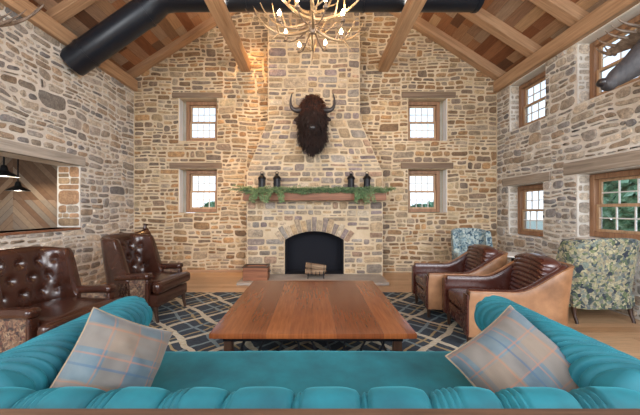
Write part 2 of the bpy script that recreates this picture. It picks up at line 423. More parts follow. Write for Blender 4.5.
def stones(mb, u0, u1, v0, v1, fmap, pal, holes=(), mw=.30, mh=.125, gap=.032, warp=.05, jit=.24, seed=1, depth=.022, clip=None):
    rnd = random.Random(seed); rects = []
    v = v0
    while v < v1 - .05:
        hh = rnd.uniform(.22, .50)
        if v + hh > v1 - .12: hh = v1 - v
        u = u0 - rnd.uniform(0, .2)
        first = True
        while u < u1 - .03:
            ww = rnd.uniform(.35, .95)
            if u + ww > u1 - .15: ww = u1 - u
            subdiv(max(u, u0), u+ww, v, v+hh, mw, mh, rects, rnd); u += ww
        v += hh
    for (a0, a1, b0, b1) in rects:
        for (h0, h1, g0, g1) in holes:
            if a1 > h0 and a0 < h1 and b1 > g0 and b0 < g1:
                opts = [(a0, min(a1, h0), b0, b1), (max(a0, h1), a1, b0, b1), (a0, a1, b0, min(b1, g0)), (a0, a1, max(b0, g1), b1)]
                opts = [o for o in opts if o[1]-o[0] > .045 and o[3]-o[2] > .035]
                if not opts: a0 = a1; break
                a0, a1, b0, b1 = max(opts, key=lambda o: (o[1]-o[0])*(o[3]-o[2]))
        w, h = a1-a0, b1-b0
        if w < .045 or h < .032: continue
        cu, cv = (a0+a1)/2, (b0+b1)/2
        if clip and not clip(cu, cv): continue
        def edge_w(x, y):
            q = min(x-u0, u1-x, y-v0, v1-y)
            for (h0, h1, g0, g1) in holes:
                dx = max(h0-x, 0, x-h1); dy = max(g0-y, 0, y-g1); q = min(q, math.hypot(dx, dy))
            return max(0, min(1, q/.18))
        g = gap/2*rnd.uniform(.7, 1.5); m = min(w, h)
        x0, x1, y0, y1 = a0+g, a1-g, b0+g, b1-g
        pts = []
        for (cx, cy, sx, sy, first) in ((x0,y0,1,1,1),(x1,y0,-1,1,0),(x1,y1,-1,-1,1),(x0,y1,1,-1,0)):
            k1 = m*rnd.uniform(.12, .12+jit*1.6); k2 = m*rnd.uniform(.10, .10+jit)
            A = (cx, cy+sy*k2); B = (cx+sx*k1*.3, cy+sy*k2*.3); C = (cx+sx*k1, cy)
            pts += [A, B, C] if first else [C, B, A]
        if w > .22:
            pts.insert(3, ((x0+x1)/2, y0 + rnd.uniform(-.2,.35)*g)); pts.insert(10, ((x0+x1)/2, y1 - rnd.uniform(-.2,.35)*g))
        P = []
        for (x, y) in pts:
            e = edge_w(x, y)
            nv = noise.noise_vector(Vector((x*1.6+seed*7, y*2.2, seed*3.1)))
            n2 = noise.noise_vector(Vector((x*6+seed*3, y*8, 5)))
            P.append((x + e*(nv.x*warp*1.6 + n2.x*warp*.35), y + e*(nv.y*warp + n2.y*warp*.3)))
        cu = sum(p[0] for p in P)/len(P); cv = sum(p[1] for p in P)/len(P)
        d = depth*rnd.uniform(.4, 1.1); c = rnd.choice(pal); k = rnd.uniform(.7, 1.2); mb.cur = (c[0]*k, c[1]*k, c[2]*k)
        n = len(P); tilt = rnd.uniform(-.3, .3); ins = min(.16, .010/m*1.1)
        ring0 = [fmap(x, y, -.004) for x, y in P]
        ring1 = [fmap(cu+(x-cu)*(1-ins*.35), cv+(y-cv)*(1-ins*.35), d*.65) for x, y in P]
        ring2 = [fmap(cu+(x-cu)*(1-ins*1.5), cv+(y-cv)*(1-ins*1.5), d*(1+tilt*(y-cv)/max(h,.01))) for x, y in P]
        f = [tuple(range(2*n, 3*n))]
        for r_ in (0, 1):
            for i in range(n):
                j = (i+1) % n; f.append((r_*n+i, r_*n+j, (r_+1)*n+j, (r_+1)*n+i))
        mb.add(ring0+ring1+ring2, f)
    mb.cur = None
def wallbox(mb, u0, u1, v0, v1, holes, fbox):
    us = sorted({u0, u1, *[h[0] for h in holes], *[h[1] for h in holes]}); vs = sorted({v0, v1, *[h[2] for h in holes], *[h[3] for h in holes]})
    us = [u for u in us if u0 <= u <= u1]; vs = [v for v in vs if v0 <= v <= v1]
    for i in range(len(us)-1):
        run = None
        for j in range(len(vs)-1):
            cu, cv = (us[i]+us[i+1])/2, (vs[j]+vs[j+1])/2
            if any(h[0] < cu < h[1] and h[2] < cv < h[3] for h in holes):
                if run is not None: fbox(us[i], us[i+1], run, vs[j]); run = None
            elif run is None: run = vs[j]
        if run is not None: fbox(us[i], us[i+1], run, vs[-1])

XL, XR, YB = -4.33, 4.45, 7.25
YN = -1.0            # near end of the side walls
T = .42              # wall thickness
SL = .643; EZ = 4.57 # roof pitch and rafter underside at the eave
def under(x): return EZ + SL*(4.45-abs(x))
# openings (u0,u1,v0,v1)
BW = [(-3.24,-2.32,1.43,2.49), (-3.24,-2.32,3.17,4.20), (2.30,3.24,1.43,2.49), (2.30,3.24,3.17,4.20)]
BL = [(-3.46,-2.20,2.50,2.64), (-3.40,-2.18,4.21,4.33), (2.12,3.38,2.50,2.64), (2.14,3.44,4.21,4.35)]
RW = [(5.80,6.82,.95,2.04), (5.74,6.78,3.27,4.30), (3.15,5.05,1.05,2.10), (3.0,5.05,3.28,4.30)]
RL = [(5.60,7.0,2.05,2.22), (2.8,5.30,2.11,2.32)]
LW = [(3.0,5.57,1.18,2.32)]
LLn = [(2.6,5.68,2.32,2.49)]
# back wall
mb = MB(); wallbox(mb, XL-T, XR+T, 0, 4.6, BW, lambda a,b,c,d: mb.box(a, b, YB, YB+T, c, d))
mb.prism([(XL-T,4.6),(XR+T,4.6),(.06,7.75)], YB, YB+T)
bw = struct(mb.build('wall_back', M['mortar'], smooth=False))
mb = MB()
CH = [(-1.05,1.15,0,7.7)]
stones(mb, XL+.01, XR-.01, .01, 7.5, lambda u,v,d: (u, YB-d, v), PAL_TAN, BW+BL+[(-1.0,1.1,2.4,7.7),(-1.5,1.6,0,2.4)], seed=3, clip=lambda u,v: v < under(u)+.15, mw=.27, mh=.125, gap=.030)
mb.build('stonework', M['stone'], bw)
# right wall
mb = MB(); wallbox(mb, YN, YB, 0, 4.32, RW, lambda a,b,c,d: mb.box(XR, XR+T, a, b, c, d)); mb.box(XR, XR+T, YN, YB, 4.32, 4.62)
for w in ():
    pass
rw = struct(mb.build('wall_right', M['mortar_pale'], smooth=False))
mb = MB(); stones(mb, 1.2, YB-.01, .01, 4.33, lambda u,v,d: (XR-d, u, v), PAL_GREY, RW+RL, seed=11, mw=.29, mh=.135, jit=.34, warp=.07, depth=.03, gap=.030)
for (a0,a1,b0,b1) in RW: stones(mb, XR+.01, XR+.22, b0, b1, (lambda yy: lambda u,v,d: (u, yy-d, v))(a1), PAL_PALE, mw=.22, mh=.14, warp=0, gap=.03, seed=int(b0*10), depth=.014)
mb.build('stonework', M['stone'], rw)
# left wall
mb = MB(); wallbox(mb, YN, YB, 0, 4.62, LW, lambda a,b,c,d: mb.box(XL-T, XL, a, b, c, d))
lw = struct(mb.build('wall_left', M['mortar_pale'], smooth=False))
mb = MB(); stones(mb, 1.2, YB-.01, .01, 4.42, lambda u,v,d: (XL+d, u, v), PAL_GREY, LW+LLn, seed=23, mw=.30, mh=.13, jit=.32, warp=.07, gap=.030)
stones(mb, XL-T+.02, XL-.01, 1.2, 2.31, lambda u,v,d: (u, 5.57-d, v), [(.34,.24,.15),(.42,.30,.19),(.30,.25,.20),(.44,.27,.16)], mw=.24, mh=.17, warp=.0, seed=5, depth=.012, gap=.010)
mb.build('stonework', M['stone'], lw)
# floor and outdoor ground
struct(MB().box(XL-T, XR+T, -3.5, YB+T, -.12, 0).build('floor', M['floor'], smooth=False))
struct(MB().box(-40, 60, -30, 60, -.8, -.5).build('ground', M['grass'], smooth=False))
# roof boards (each slope in its own frame so the boards follow it)
ang = math.atan(SL); ln = 4.9/math.cos(ang)
for s, nm in ((-1, 'ceiling_left'), (1, 'ceiling_right')):
    mb = MB().box(-.02, ln, YN-.2, YB+T, 0, .06)
    # local x runs down the slope from the ridge
    o = mb.build('ceiling', M['ceiling'], smooth=False, loc=(.06, 0, under(.06)+.22), rot=(0, ang, 0) if s > 0 else (0, ang, PI))
    if s < 0:
        o.location.y = 0; o.rotation_euler = (0, ang, PI)
        o.data.transform(Matrix.Translation((0, -(YB+T)-(YN-.2), 0)))
    struct(o)
# plates, rafters, tie beams
struct(MB().box(XR-.10, XR+.22, YN, YB, 4.325, 4.60).build('trim_1', M['oak_y'], bevel=.012))
struct(MB().box(XL-.22, XL+.10, YN, YB, 4.36, 4.62).build('trim_2', M['oak_y'], bevel=.012))
k = 3
for y in (7.14, 6.04, 5.02, 4.0, 2.98, 1.96, .94):
    for s in (1, -1):
        mb = MB().box(.0, 4.62/math.cos(ang), -.10, .10, .0, .20)
        o = mb.build('rafter', M['oak_x'], bevel=.01, loc=(.06*0, y, under(0)), rot=(0, ang, 0 if s > 0 else PI))
        o.name = 'trim_%d' % k; k += 1; struct(o)
tb = []
for x in (-1.62, 1.70):
    o = MB().box(x-.115, x+.115, YN, YB, 4.83, 5.06).build('trim_%d' % k, M['oak_y'], bevel=.012); k += 1; struct(o)
# lintels
for (a0,a1,b0,b1) in BL:
    struct(MB().box(a0, a1, YB-.035, YB+.06, b0, b1).build('trim_%d' % k, M['lintel'], bevel=.01)); k += 1
    if b0 < 3: pass
for (a0,a1,b0,b1) in RL:
    struct(MB().box(XR-.035, XR+.06, a0, a1, b0, b1).build('trim_%d' % k, M['lintel_y'], bevel=.01)); k += 1
for (a0,a1,b0,b1) in LLn:
    struct(MB().box(XL-.06, XL+.03, a0, a1, b0, b1).build('trim_%d' % k, M['lintel_grey'], bevel=.01)); k += 1
struct(MB().box(XL-T, XL+.03, 3.0, 5.56, 1.14, 1.18).build('trim_%d' % k, M['mantel'], bevel=.006)); k += 1
# baseboards
struct(MB().box(-4.30, -1.53, YB-.045, YB-.02, 0, .0601).build('baseboard_back', M['oak_x']))

# windows
wi = 1
def window(loc, rz, w, h, cols, rows, fw=.075, fm='frame_wood', sm='frame_light', casing=.0):
    """local x along the wall, y outward, z up, centre at the opening's foot"""
    global wi
    t = bpy.data.objects.new('window_%d' % wi, None); wi += 1; COL.objects.link(t); t['kind'] = 'structure'
    t.location = loc; t.rotation_euler = (0,0,rz)
    hw = w/2
    mb = MB()
    for (a,b,c,d) in ((-hw,-hw+fw,0,h),(hw-fw,hw,0,h),(-hw+fw,hw-fw,0,fw),(-hw+fw,hw-fw,h-fw,h)): mb.box(a,b,-.07,.06,c,d)
    mb.build('window_frame', M[fm], t, bevel=.006)
    iw, z0, z1 = hw-fw, fw, h-fw; zm = (z0+z1)/2; sw = .045
    for (s0, s1, yo) in ((z0, zm+.02, -.03), (zm-.02, z1, .01)):
        mb = MB()
        for (a,b,c,d) in ((-iw,-iw+sw,s0,s1),(iw-sw,iw,s0,s1),(-iw+sw,iw-sw,s0,s0+sw),(-iw+sw,iw-sw,s1-sw,s1)): mb.box(a,b,yo,yo+.035,c,d)
        sh = mb.build('sash', M[sm], t, bevel=.004)
        mb = MB(); x0, x1, y0, y1 = -iw+sw, iw-sw, s0+sw, s1-sw
        for i in range(1, cols): xc = x0+(x1-x0)*i/cols; mb.box(xc-.009, xc+.009, yo+.008, yo+.028, y0, y1)
        for j in range(1, rows): zc = y0+(y1-y0)*j/rows; mb.box(x0, x1, yo+.007, yo+.029, zc-.009, zc+.009)
        mb.build('muntins', M['white_paint'], sh)
        MB().box(x0-.005, x1+.005, yo+.016, yo+.020, y0-.005, y1+.005).build('pane', M['glass'], sh)
    return t
for (a0,a1,b0,b1) in BW:
    s = 1 if a0 < 0 else -1
    cut = .09
    xc = (a0+cut+a1)/2 if s > 0 else (a0+a1-cut)/2
    window((xc, YB+.26, b0+.01), 0, a1-a0-cut, b1-b0-.02, 4, 2, fw=.085)
    e = a0 if s > 0 else a1
    struct(MB().box(min(e,e+s*.012), max(e,e+s*.012), YB+.002, YB+.20, b0+.01, b1-.01).build('trim_%d' % k, M['white_paint'])); k += 1
for i, (a0,a1,b0,b1) in enumerate(RW):
    n = 4 if i < 2 else 6
    window((XR+.27, (a0+a1)/2, b0+.01), -PI/2, a1-a0, b1-b0-.02, n, 2, fw=.085)

# ------------------------------------------------------------------ chimney
YC = 6.80
def archz(x):
    Rr = 1.22; return -.20 + math.sqrt(max(0, Rr*Rr - (x-.03)**2))
XA0, XA1 = -.64, .70
mb = MB()
mb.box(-1.50, XA0, YC, YB-.001, 0, 1.70); mb.box(XA1, 1.58, YC, YB-.001, 0, 1.70)
n = 24
for i in range(n):
    xa = XA0+(XA1-XA0)*i/n; xb = XA0+(XA1-XA0)*(i+1)/n
    mb.prism([(xa, archz(xa)), (xb, archz(xb)), (xb, 1.70), (xa, 1.70)], YC, YB-.001)
mb.prism([(-1.50,1.70),(1.58,1.70),(1.58,2.35),(1.06,3.55),(1.06,7.35),(-1.02,7.35),(-1.02,3.55),(-1.50,2.35)], YC, YB-.001)
ch = tag(mb.build('stone_chimney', M['mortar'], smooth=False), 'broad stone chimney breast with arched fireplace on the end wall', 'fireplace')
mb = MB()
vz = (1.22, 1.56); aa = R(38)
def arch_hole(u, v):
    rr = math.hypot(u-.03, v+.20); th = math.atan2(u-.03, v+.20)
    return not ((rr < 1.56 and abs(th) < aa and v > .5) or (XA0 < u < XA1 and v < archz(u)+.05))
# sides of the opening, then above it
F = lambda u,v,d: (u, YC-d, v)
stones(mb, -1.50, XA0-.0, .05, .86, F, PAL_CHIM, mw=.30, mh=.16, warp=.018, jit=.14, gap=.032, seed=31)
stones(mb, XA1+.0, 1.58, .05, .86, F, PAL_CHIM, mw=.30, mh=.16, warp=.018, jit=.14, gap=.032, seed=32)
stones(mb, -1.50, 1.58, .86, 1.70, F, PAL_CHIM, mw=.30, mh=.15, warp=.018, jit=.14, gap=.032, seed=33, clip=lambda u,v: math.hypot(u-.03, v+.20) > 1.54)
nv = 15
rnd = random.Random(4)
for i in range(nv):
    t0 = -aa+2*aa*i/nv+.008; t1 = -aa+2*aa*(i+1)/nv-.008; r1 = 1.50+rnd.uniform(-.05,.06)
    P = [(1.225,t0),(1.225,t1),(r1,t1),(r1,t0)]; P = [(.03+r*math.sin(t), -.20+r*math.cos(t)) for r,t in P]
    cu = sum(p[0] for p in P)/4; cv = sum(p[1] for p in P)/4; c = rnd.choice(PAL_CHIM); mb.cur = c
    r0 = [F(x,y,-.004) for x,y in P]; r1_ = [F(x,y,.018) for x,y in P]; r2 = [F(cu+(x-cu)*.86, cv+(y-cv)*.93, .026) for x,y in P]
    mb.add(r0+r1_+r2, [(8,9,10,11)]+[(q*4+a_, q*4+(a_+1)%4, (q+1)*4+(a_+1)%4, (q+1)*4+a_) for q in (0,1) for a_ in range(4)])
mb.cur = None
stones(mb, -1.50, 1.58, 1.88, 2.38, F, PAL_CHIM, mw=.30, mh=.145, warp=.025, jit=.16, gap=.032, seed=34)
def Ft(u, v, d):
    k = 1 - (v-2.38)/1.17
    x0 = -1.02 - .48*k; x1 = 1.06 + .52*k
    return (x0 + (u+1.25)/2.5*(x1-x0), YC-d, v)
stones(mb, -1.25, 1.25, 2.38, 3.55, Ft, PAL_CHIM, mw=.27, mh=.145, warp=.025, jit=.16, gap=.032, seed=35)
stones(mb, -1.02, 1.06, 3.55, 7.2, F, PAL_CHIM, mw=.30, mh=.15, warp=.025, jit=.16, gap=.032, seed=36)
for sx, x, zz0, zz1 in ((-1,-1.50,.05,1.7),(1,1.58,.05,1.7),(-1,-1.50,1.88,2.35),(1,1.58,1.88,2.35),(-1,-1.02,3.55,6.9),(1,1.06,3.55,6.9)):
    stones(mb, YC, YB-.02, zz0, zz1, (lambda x, sx: lambda u,v,d: (x+sx*d, u, v))(x, sx), PAL_CHIM, mw=.2, mh=.13, warp=.0, jit=.08, gap=.024, seed=40)
mb.build('stonework', M['stone'], ch)
# firebox lining
mb = MB(); mb.box(XA0, XA1, YB-.06, YB-.02, .0, 1.05); mb.box(XA0-.005, XA0+.025, YC+.03, YB-.05, .0, .93); mb.box(XA1-.025, XA1+.005, YC+.03, YB-.05, .0, .93)
for i in range(n):
    xa = XA0+(XA1-XA0)*i/n; xb = XA0+(XA1-XA0)*(i+1)/n
    mb.prism([(xa, archz(xa)-.02), (xb, archz(xb)-.02), (xb, archz(xb)+.002), (xa, archz(xa)+.002)], YC+.03, YB-.03)
mb.box(XA0, XA1, YC-.0, YB-.02, .001, .055)
mb.build('firebox', M['soot'], ch, smooth=False)
tag(MB().box(-1.52, 1.52, 5.95, YC-.03, 0, .055).build('hearth_slab', M['hearth'], bevel=.008), 'low grey stone hearth slab in front of the fireplace', 'hearth')
mb = MB().rbox((3.10, .30, .165), .012, (0,0,0), (60,6,4), fn=lambda p: (p.x, p.y + .01*noise.noise(Vector((p.x*3, p.z*6, 1))), p.z + .008*noise.noise(Vector((p.x*4, p.y*5, 9)))))
tag(mb.build('mantel_beam', M['mantel'], loc=(.04, YC-.17, 1.79)), 'rough hewn reddish wooden mantel beam across the chimney', 'mantel')

# ------------------------------------------------------------------ next room through the opening
struct(MB().box(-9.5, XL-T, 6.6, 6.75, 0, 3.2).build('wall_next_room', M['chevron'], smooth=False))
struct(MB().box(-9.5, XL-T, YN, 6.75, -.12, 0).build('floor', M['floor'], smooth=False))
struct(MB().box(-9.5, XL-T, 1.0, 6.75, 3.2, 3.3).build('ceiling', M['white_paint'], smooth=False))
struct(MB().box(-9.6, -9.5, 1.0, 6.75, 0, 3.3).build('wall_far_left', M['white_paint'], smooth=False))
def pendant(x, y, z, r, label):
    t = thing('pendant_lamp', label, 'pendant lamp', (x, y, z), 0, 'black barn pendants in the next room')
    s = MB().lathe([(r,0),(r*.98,.012),(r*.62,.06),(r*.30,.10),(r*.22,.17),(.03,.19),(.028,.185),(r*.19,.165),(r*.27,.09),(r*.58,.05),(r*.94,.004)], seg=28).build('lamp_shade', M['black'], t)
    MB().tube([(0,0,.18),(0,0,3.2-z)], .012).build('rod', M['black'], t)
    MB().sph((0,0,.045), .035).build('bulb', M['bulb_dim'], t)
    l = bpy.data.lights.new('pendant_glow', 'POINT'); l.energy = 8; l.color = (1,.85,.65); l.shadow_soft_size = .05
    o = bpy.data.objects.new('pendant_glow', l); COL.objects.link(o); o.location = (x, y, z-.06)
pendant(-5.1, 4.95, 2.05, .19, 'black barn pendant cut off by the left edge of the photo')
pendant(-5.9, 6.0, 1.88, .19, 'lower black barn pendant hanging nearer the stone jamb')

# ------------------------------------------------------------------ duct
mb = MB(); r_ = .235; yd = 5.36; zc = 5.31
P = [(-4.31, yd, 4.113), (-3.4, yd, 4.19+.8*.70), (-2.93, yd, 4.19+1.27*.70), (-2.74, yd, zc-.045), (-2.50, yd, zc), (0, yd, zc), (2.98, yd, zc)]
mb.tube(P, r_, 32)
t = thing('ventilation_duct', 'large black round duct running above the tie beams and bending down left', 'duct', (0,0,0))
d = mb.build('pipe', M['duct'], t, ang=60)
for (p, q) in (((-4.06,yd,4.288),(-4.02,yd,4.316)), ((-1.2,yd,zc),(-1.17,yd,zc)), ((.9,yd,zc),(.93,yd,zc)), ((2.90,yd,zc),(2.96,yd,zc)), ((-3.02,yd,4.19+1.18*.70),(-2.98,yd,4.19+1.22*.70))): MB().tube([p, q], r_+.012, 32).build('joint_band', M['duct'], t, ang=60)

# ------------------------------------------------------------------ rug, table
rug = MB().box(-2.55, 2.55, 2.50, 5.42, .001, .016).build('rug', M['rug'], smooth=False)
tag(rug, 'navy and cream lattice patterned rug under the coffee table', 'rug')
RZ = .016
t = thing('coffee_table', 'large square wooden coffee table with a dark metal base', 'table', (0, 3.50, RZ))
mb = MB().rbox((1.77, 1.92, .05), .01, (0,0,.413), (30,30,3)); mb.build('table_top', M['table'], t)
mb = MB()
for y0, y1 in ((-.90,-.86),(.86,.90)): mb.box(-.74, .74, y0, y1, .345, .387)
for x0, x1 in ((-.78,-.74),(.74,.78)): mb.box(x0, x1, -.90, .90, .345, .387)
mb.build('apron', M['black'], t, smooth=False)
for sx in (-1, 1):
    for sy in (-1, 1):
        MB().rbox((.075,.075,.345), .008, (sx*.74, sy*.86, .1725), 4).build('leg', M['dark_wood'], t)
mb = MB()
for y in (-.86, .86): mb.tube([(-.70,y,.06),(.70,y,.06)], .012)
for x in (-.74, .74): mb.tube([(x,-.82,.06),(x,.82,.06)], .012)
mb.build('stretcher', M['black'], t)
for y in (-.86, .86):
    for i in range(9):
        x = -.60+i*.15
        P = [(x+.028*math.sin(q*PI/4*1.0+i), y, .065+.28*q/8) for q in range(9)]
        MB().tube(P, [.007+.006*math.sin(PI*q/8) for q in range(9)], 6).build('spindle', M['black'], t)

# ------------------------------------------------------------------ sofa
def roll(P0, P1, r, pleats, segs, seg=28, skew=0.0, amp=.05, endr=.5, seed=0):
    """upholstered roll from P0 to P1 gathered by pleats; pleats: positions along 0..1"""
    P0 = Vector(P0); P1 = Vector(P1); ax = (P1-P0); L = ax.length; ax.normalize()
    up = Vector((0,0,1)); sd = ax.cross(up).normalized(); up = sd.cross(ax)
    mb = MB(); v = []; rows = []
    ns = segs
    stations = [(-1, .05), (-.92, .45), (-.72, .75), (-.4, .93)]
    S = []
    for q, k in stations: S.append((r*endr*(1+q), k))
    for i in range(1, ns): S.append((r*endr + (L-2*r*endr)*i/ns, 1))
    for q, k in stations[::-1]: S.append((L - r*endr*(1+q), k))
    for s_, k in S:
        row = []
        for a_ in range(seg):
            th = 2*PI*a_/seg
            sp = s_ + skew*math.cos(th)*r
            d = 0
            for p, wd, am in pleats:
                d += am*math.exp(-((sp-p)/wd)**2)
            rad = r*k*(1 + .02*noise.noise(Vector((s_*5, th, seed)))) - d*k
            row.append(P0 + ax*s_ + (sd*math.cos(th) + up*math.sin(th))*rad)
        rows.append(row)
    for row in rows: v.extend(row)
    f = []
    for i in range(len(rows)-1):
        for k in range(seg):
            k2 = (k+1) % seg; f.append((i*seg+k, i*seg+k2, (i+1)*seg+k2, (i+1)*seg+k))
    f.append(tuple(range(seg))); f.append(tuple((len(rows)-1)*seg+k for k in range(seg)))
    mb.add(v, f); return mb
t = thing('velvet_sofa', 'teal velvet rolled arm sofa in the foreground seen from behind', 'sofa', (0, 1.85, 0))
rnd = random.Random(2)
pl = []
x = .10
while x < 3.1:
    pl.append((x, .012, .022)); pl.append((x, .05, .014))
    off = abs(x-1.55)/1.55
    for q in range(rnd.choice((2,3,4)) if off > .3 else 1):
        pl.append((x+.028*(q+1), .009, .015*rnd.uniform(.6,1.2)))
    x += rnd.uniform(.25,.32)
mb = roll((-1.56, -.615, .628), (1.56, -.615, .628), .125, pl, 420, 60, .12, seed=1)
mb.build('backrest_roll', M['velvet'], t)
mb = MB().rbox((2.66, .20, .50), .04, (0,-.58,.37), (60,4,14)); mb.build('backrest', M['velvet'], t)
for s in (-1, 1):
    pl = []; y = .05
    while y < 1.3:
        pl.append((y, .013, .026*rnd.uniform(.4,1.4))); y += rnd.uniform(.042,.075)
    mb = roll((s*1.45, -.62, .655), (s*1.45, .62, .655), .165, pl, 260, 100, .8*s, endr=.45, seed=4+s)
    a_ = mb.build('arm', M['velvet'], t)
    MB().rbox((.20, 1.12, .50), .05, (s*1.42, -.02, .33), (5,20,10)).build('arm_panel', M['velvet'], a_)
mb = MB().rbox((2.62, .97, .20), .065, (0,-.055,.345), (60,30,8), fn=lambda p: (p.x, p.y, p.z + (.018*math.cos(p.x*1.15)*math.cos(p.y*2.4) + .004*noise.noise(Vector((p.x*4,p.y*4,0)))if p.z > 0 else 0)))
mb.build('seat_cushion', M['velvet'], t)
MB().rbox((2.66, .98, .14), .02, (0,-.06,.19), (20,8,4)).build('base', M['velvet'], t)
for sx in (-1.3, 1.3):
    for sy in (-.5, .38): MB().lathe([(.028,0),(.04,.05),(.045,.13)], (sx, sy, .0), 14).build('leg', M['dark_wood'], t)
# console table behind the sofa
t = thing('console_table', 'dark wooden console table along the bottom edge behind the sofa', 'console table', (0, .885, 0))
MB().rbox((4.2, .40, .045), .006, (0,0,.762), (20,4,2)).build('table_top', M['console'], t)
for sx in (-1.95, 1.95):
    for sy in (-.14, .14): MB().rbox((.07,.07,.74), .006, (sx,sy,.37), 4).build('leg', M['dark_wood'], t)

# ------------------------------------------------------------------ pillows
def pillow(name, label, loc, yaw, tilt, spin, sz=.56, th=.11):
    t = thing(name, label, 'cushion', (loc[0], loc[1], .462))
    Rm = Matrix.Rotation(R(yaw),3,'Z') @ Matrix.Rotation(R(tilt),3,'X') @ Matrix.Rotation(R(spin),3,'Z'); nn = 34
    def P(u, v, s):
        k = (1-abs(u)**2.4)*(1-abs(v)**2.4); pin = 1 - .07*(1-abs(u)**2)*abs(v)**3
        pinu = 1 - .07*(1-abs(v)**2)*abs(u)**3
        w = .014*noise.noise(Vector((u*2.2, v*2.2, s*3+loc[0]))) + .016*noise.noise(Vector((u*7, v*2.5, s*5)))*k
        q = Rm @ Vector((u*sz/2*pinu, v*sz/2*pin, s*(th*max(k, 0)**.5) + w))
        zf = loc[2]+q.z-.462
        if zf < .03: zf = .03*math.exp((zf-.03)/.15)      # soft pillow sits flat on the seat
        yf = q.y
        if loc[1]+yf < 1.385: yf = 1.385-loc[1] + (loc[1]+yf-1.385)*.15
        return (q.x, yf, zf)
    mb = MB(); mb.uv = []
    for s in (1, -1):
        v = [P(-1+2*i/nn, -1+2*j/nn, s) for i in range(nn+1) for j in range(nn+1)]
        mb.uv += [((-1+2*i/nn)*sz/2, (-1+2*j/nn)*sz/2) for i in range(nn+1) for j in range(nn+1)]
        f = [(i*(nn+1)+j, (i+1)*(nn+1)+j, (i+1)*(nn+1)+j+1, i*(nn+1)+j+1)[::s] for i in range(nn) for j in range(nn)]
        mb.add(v, f)
    mb.build('cover', M['plaid'], t, ang=80)
    e = [P(-1+2*i/nn, -1, 1) for i in range(nn)] + [P(1, -1+2*i/nn, 1) for i in range(nn)] + [P(1-2*i/nn, 1, 1) for i in range(nn)] + [P(-1, 1-2*i/nn, 1) for i in range(nn+1)]
    MB().tube(e, .005, 6).build('piping', M['piping'], t)
    return t
pillow('plaid_pillow', 'plaid wool pillow leaning in the left corner of the teal sofa', (-1.055, 1.60, .675), 50, 74, 58, .46, .18)
pillow('plaid_pillow', 'plaid wool pillow leaning in the right corner of the teal sofa', (1.14, 1.64, .61), -8, 50, 36, .55, .15)

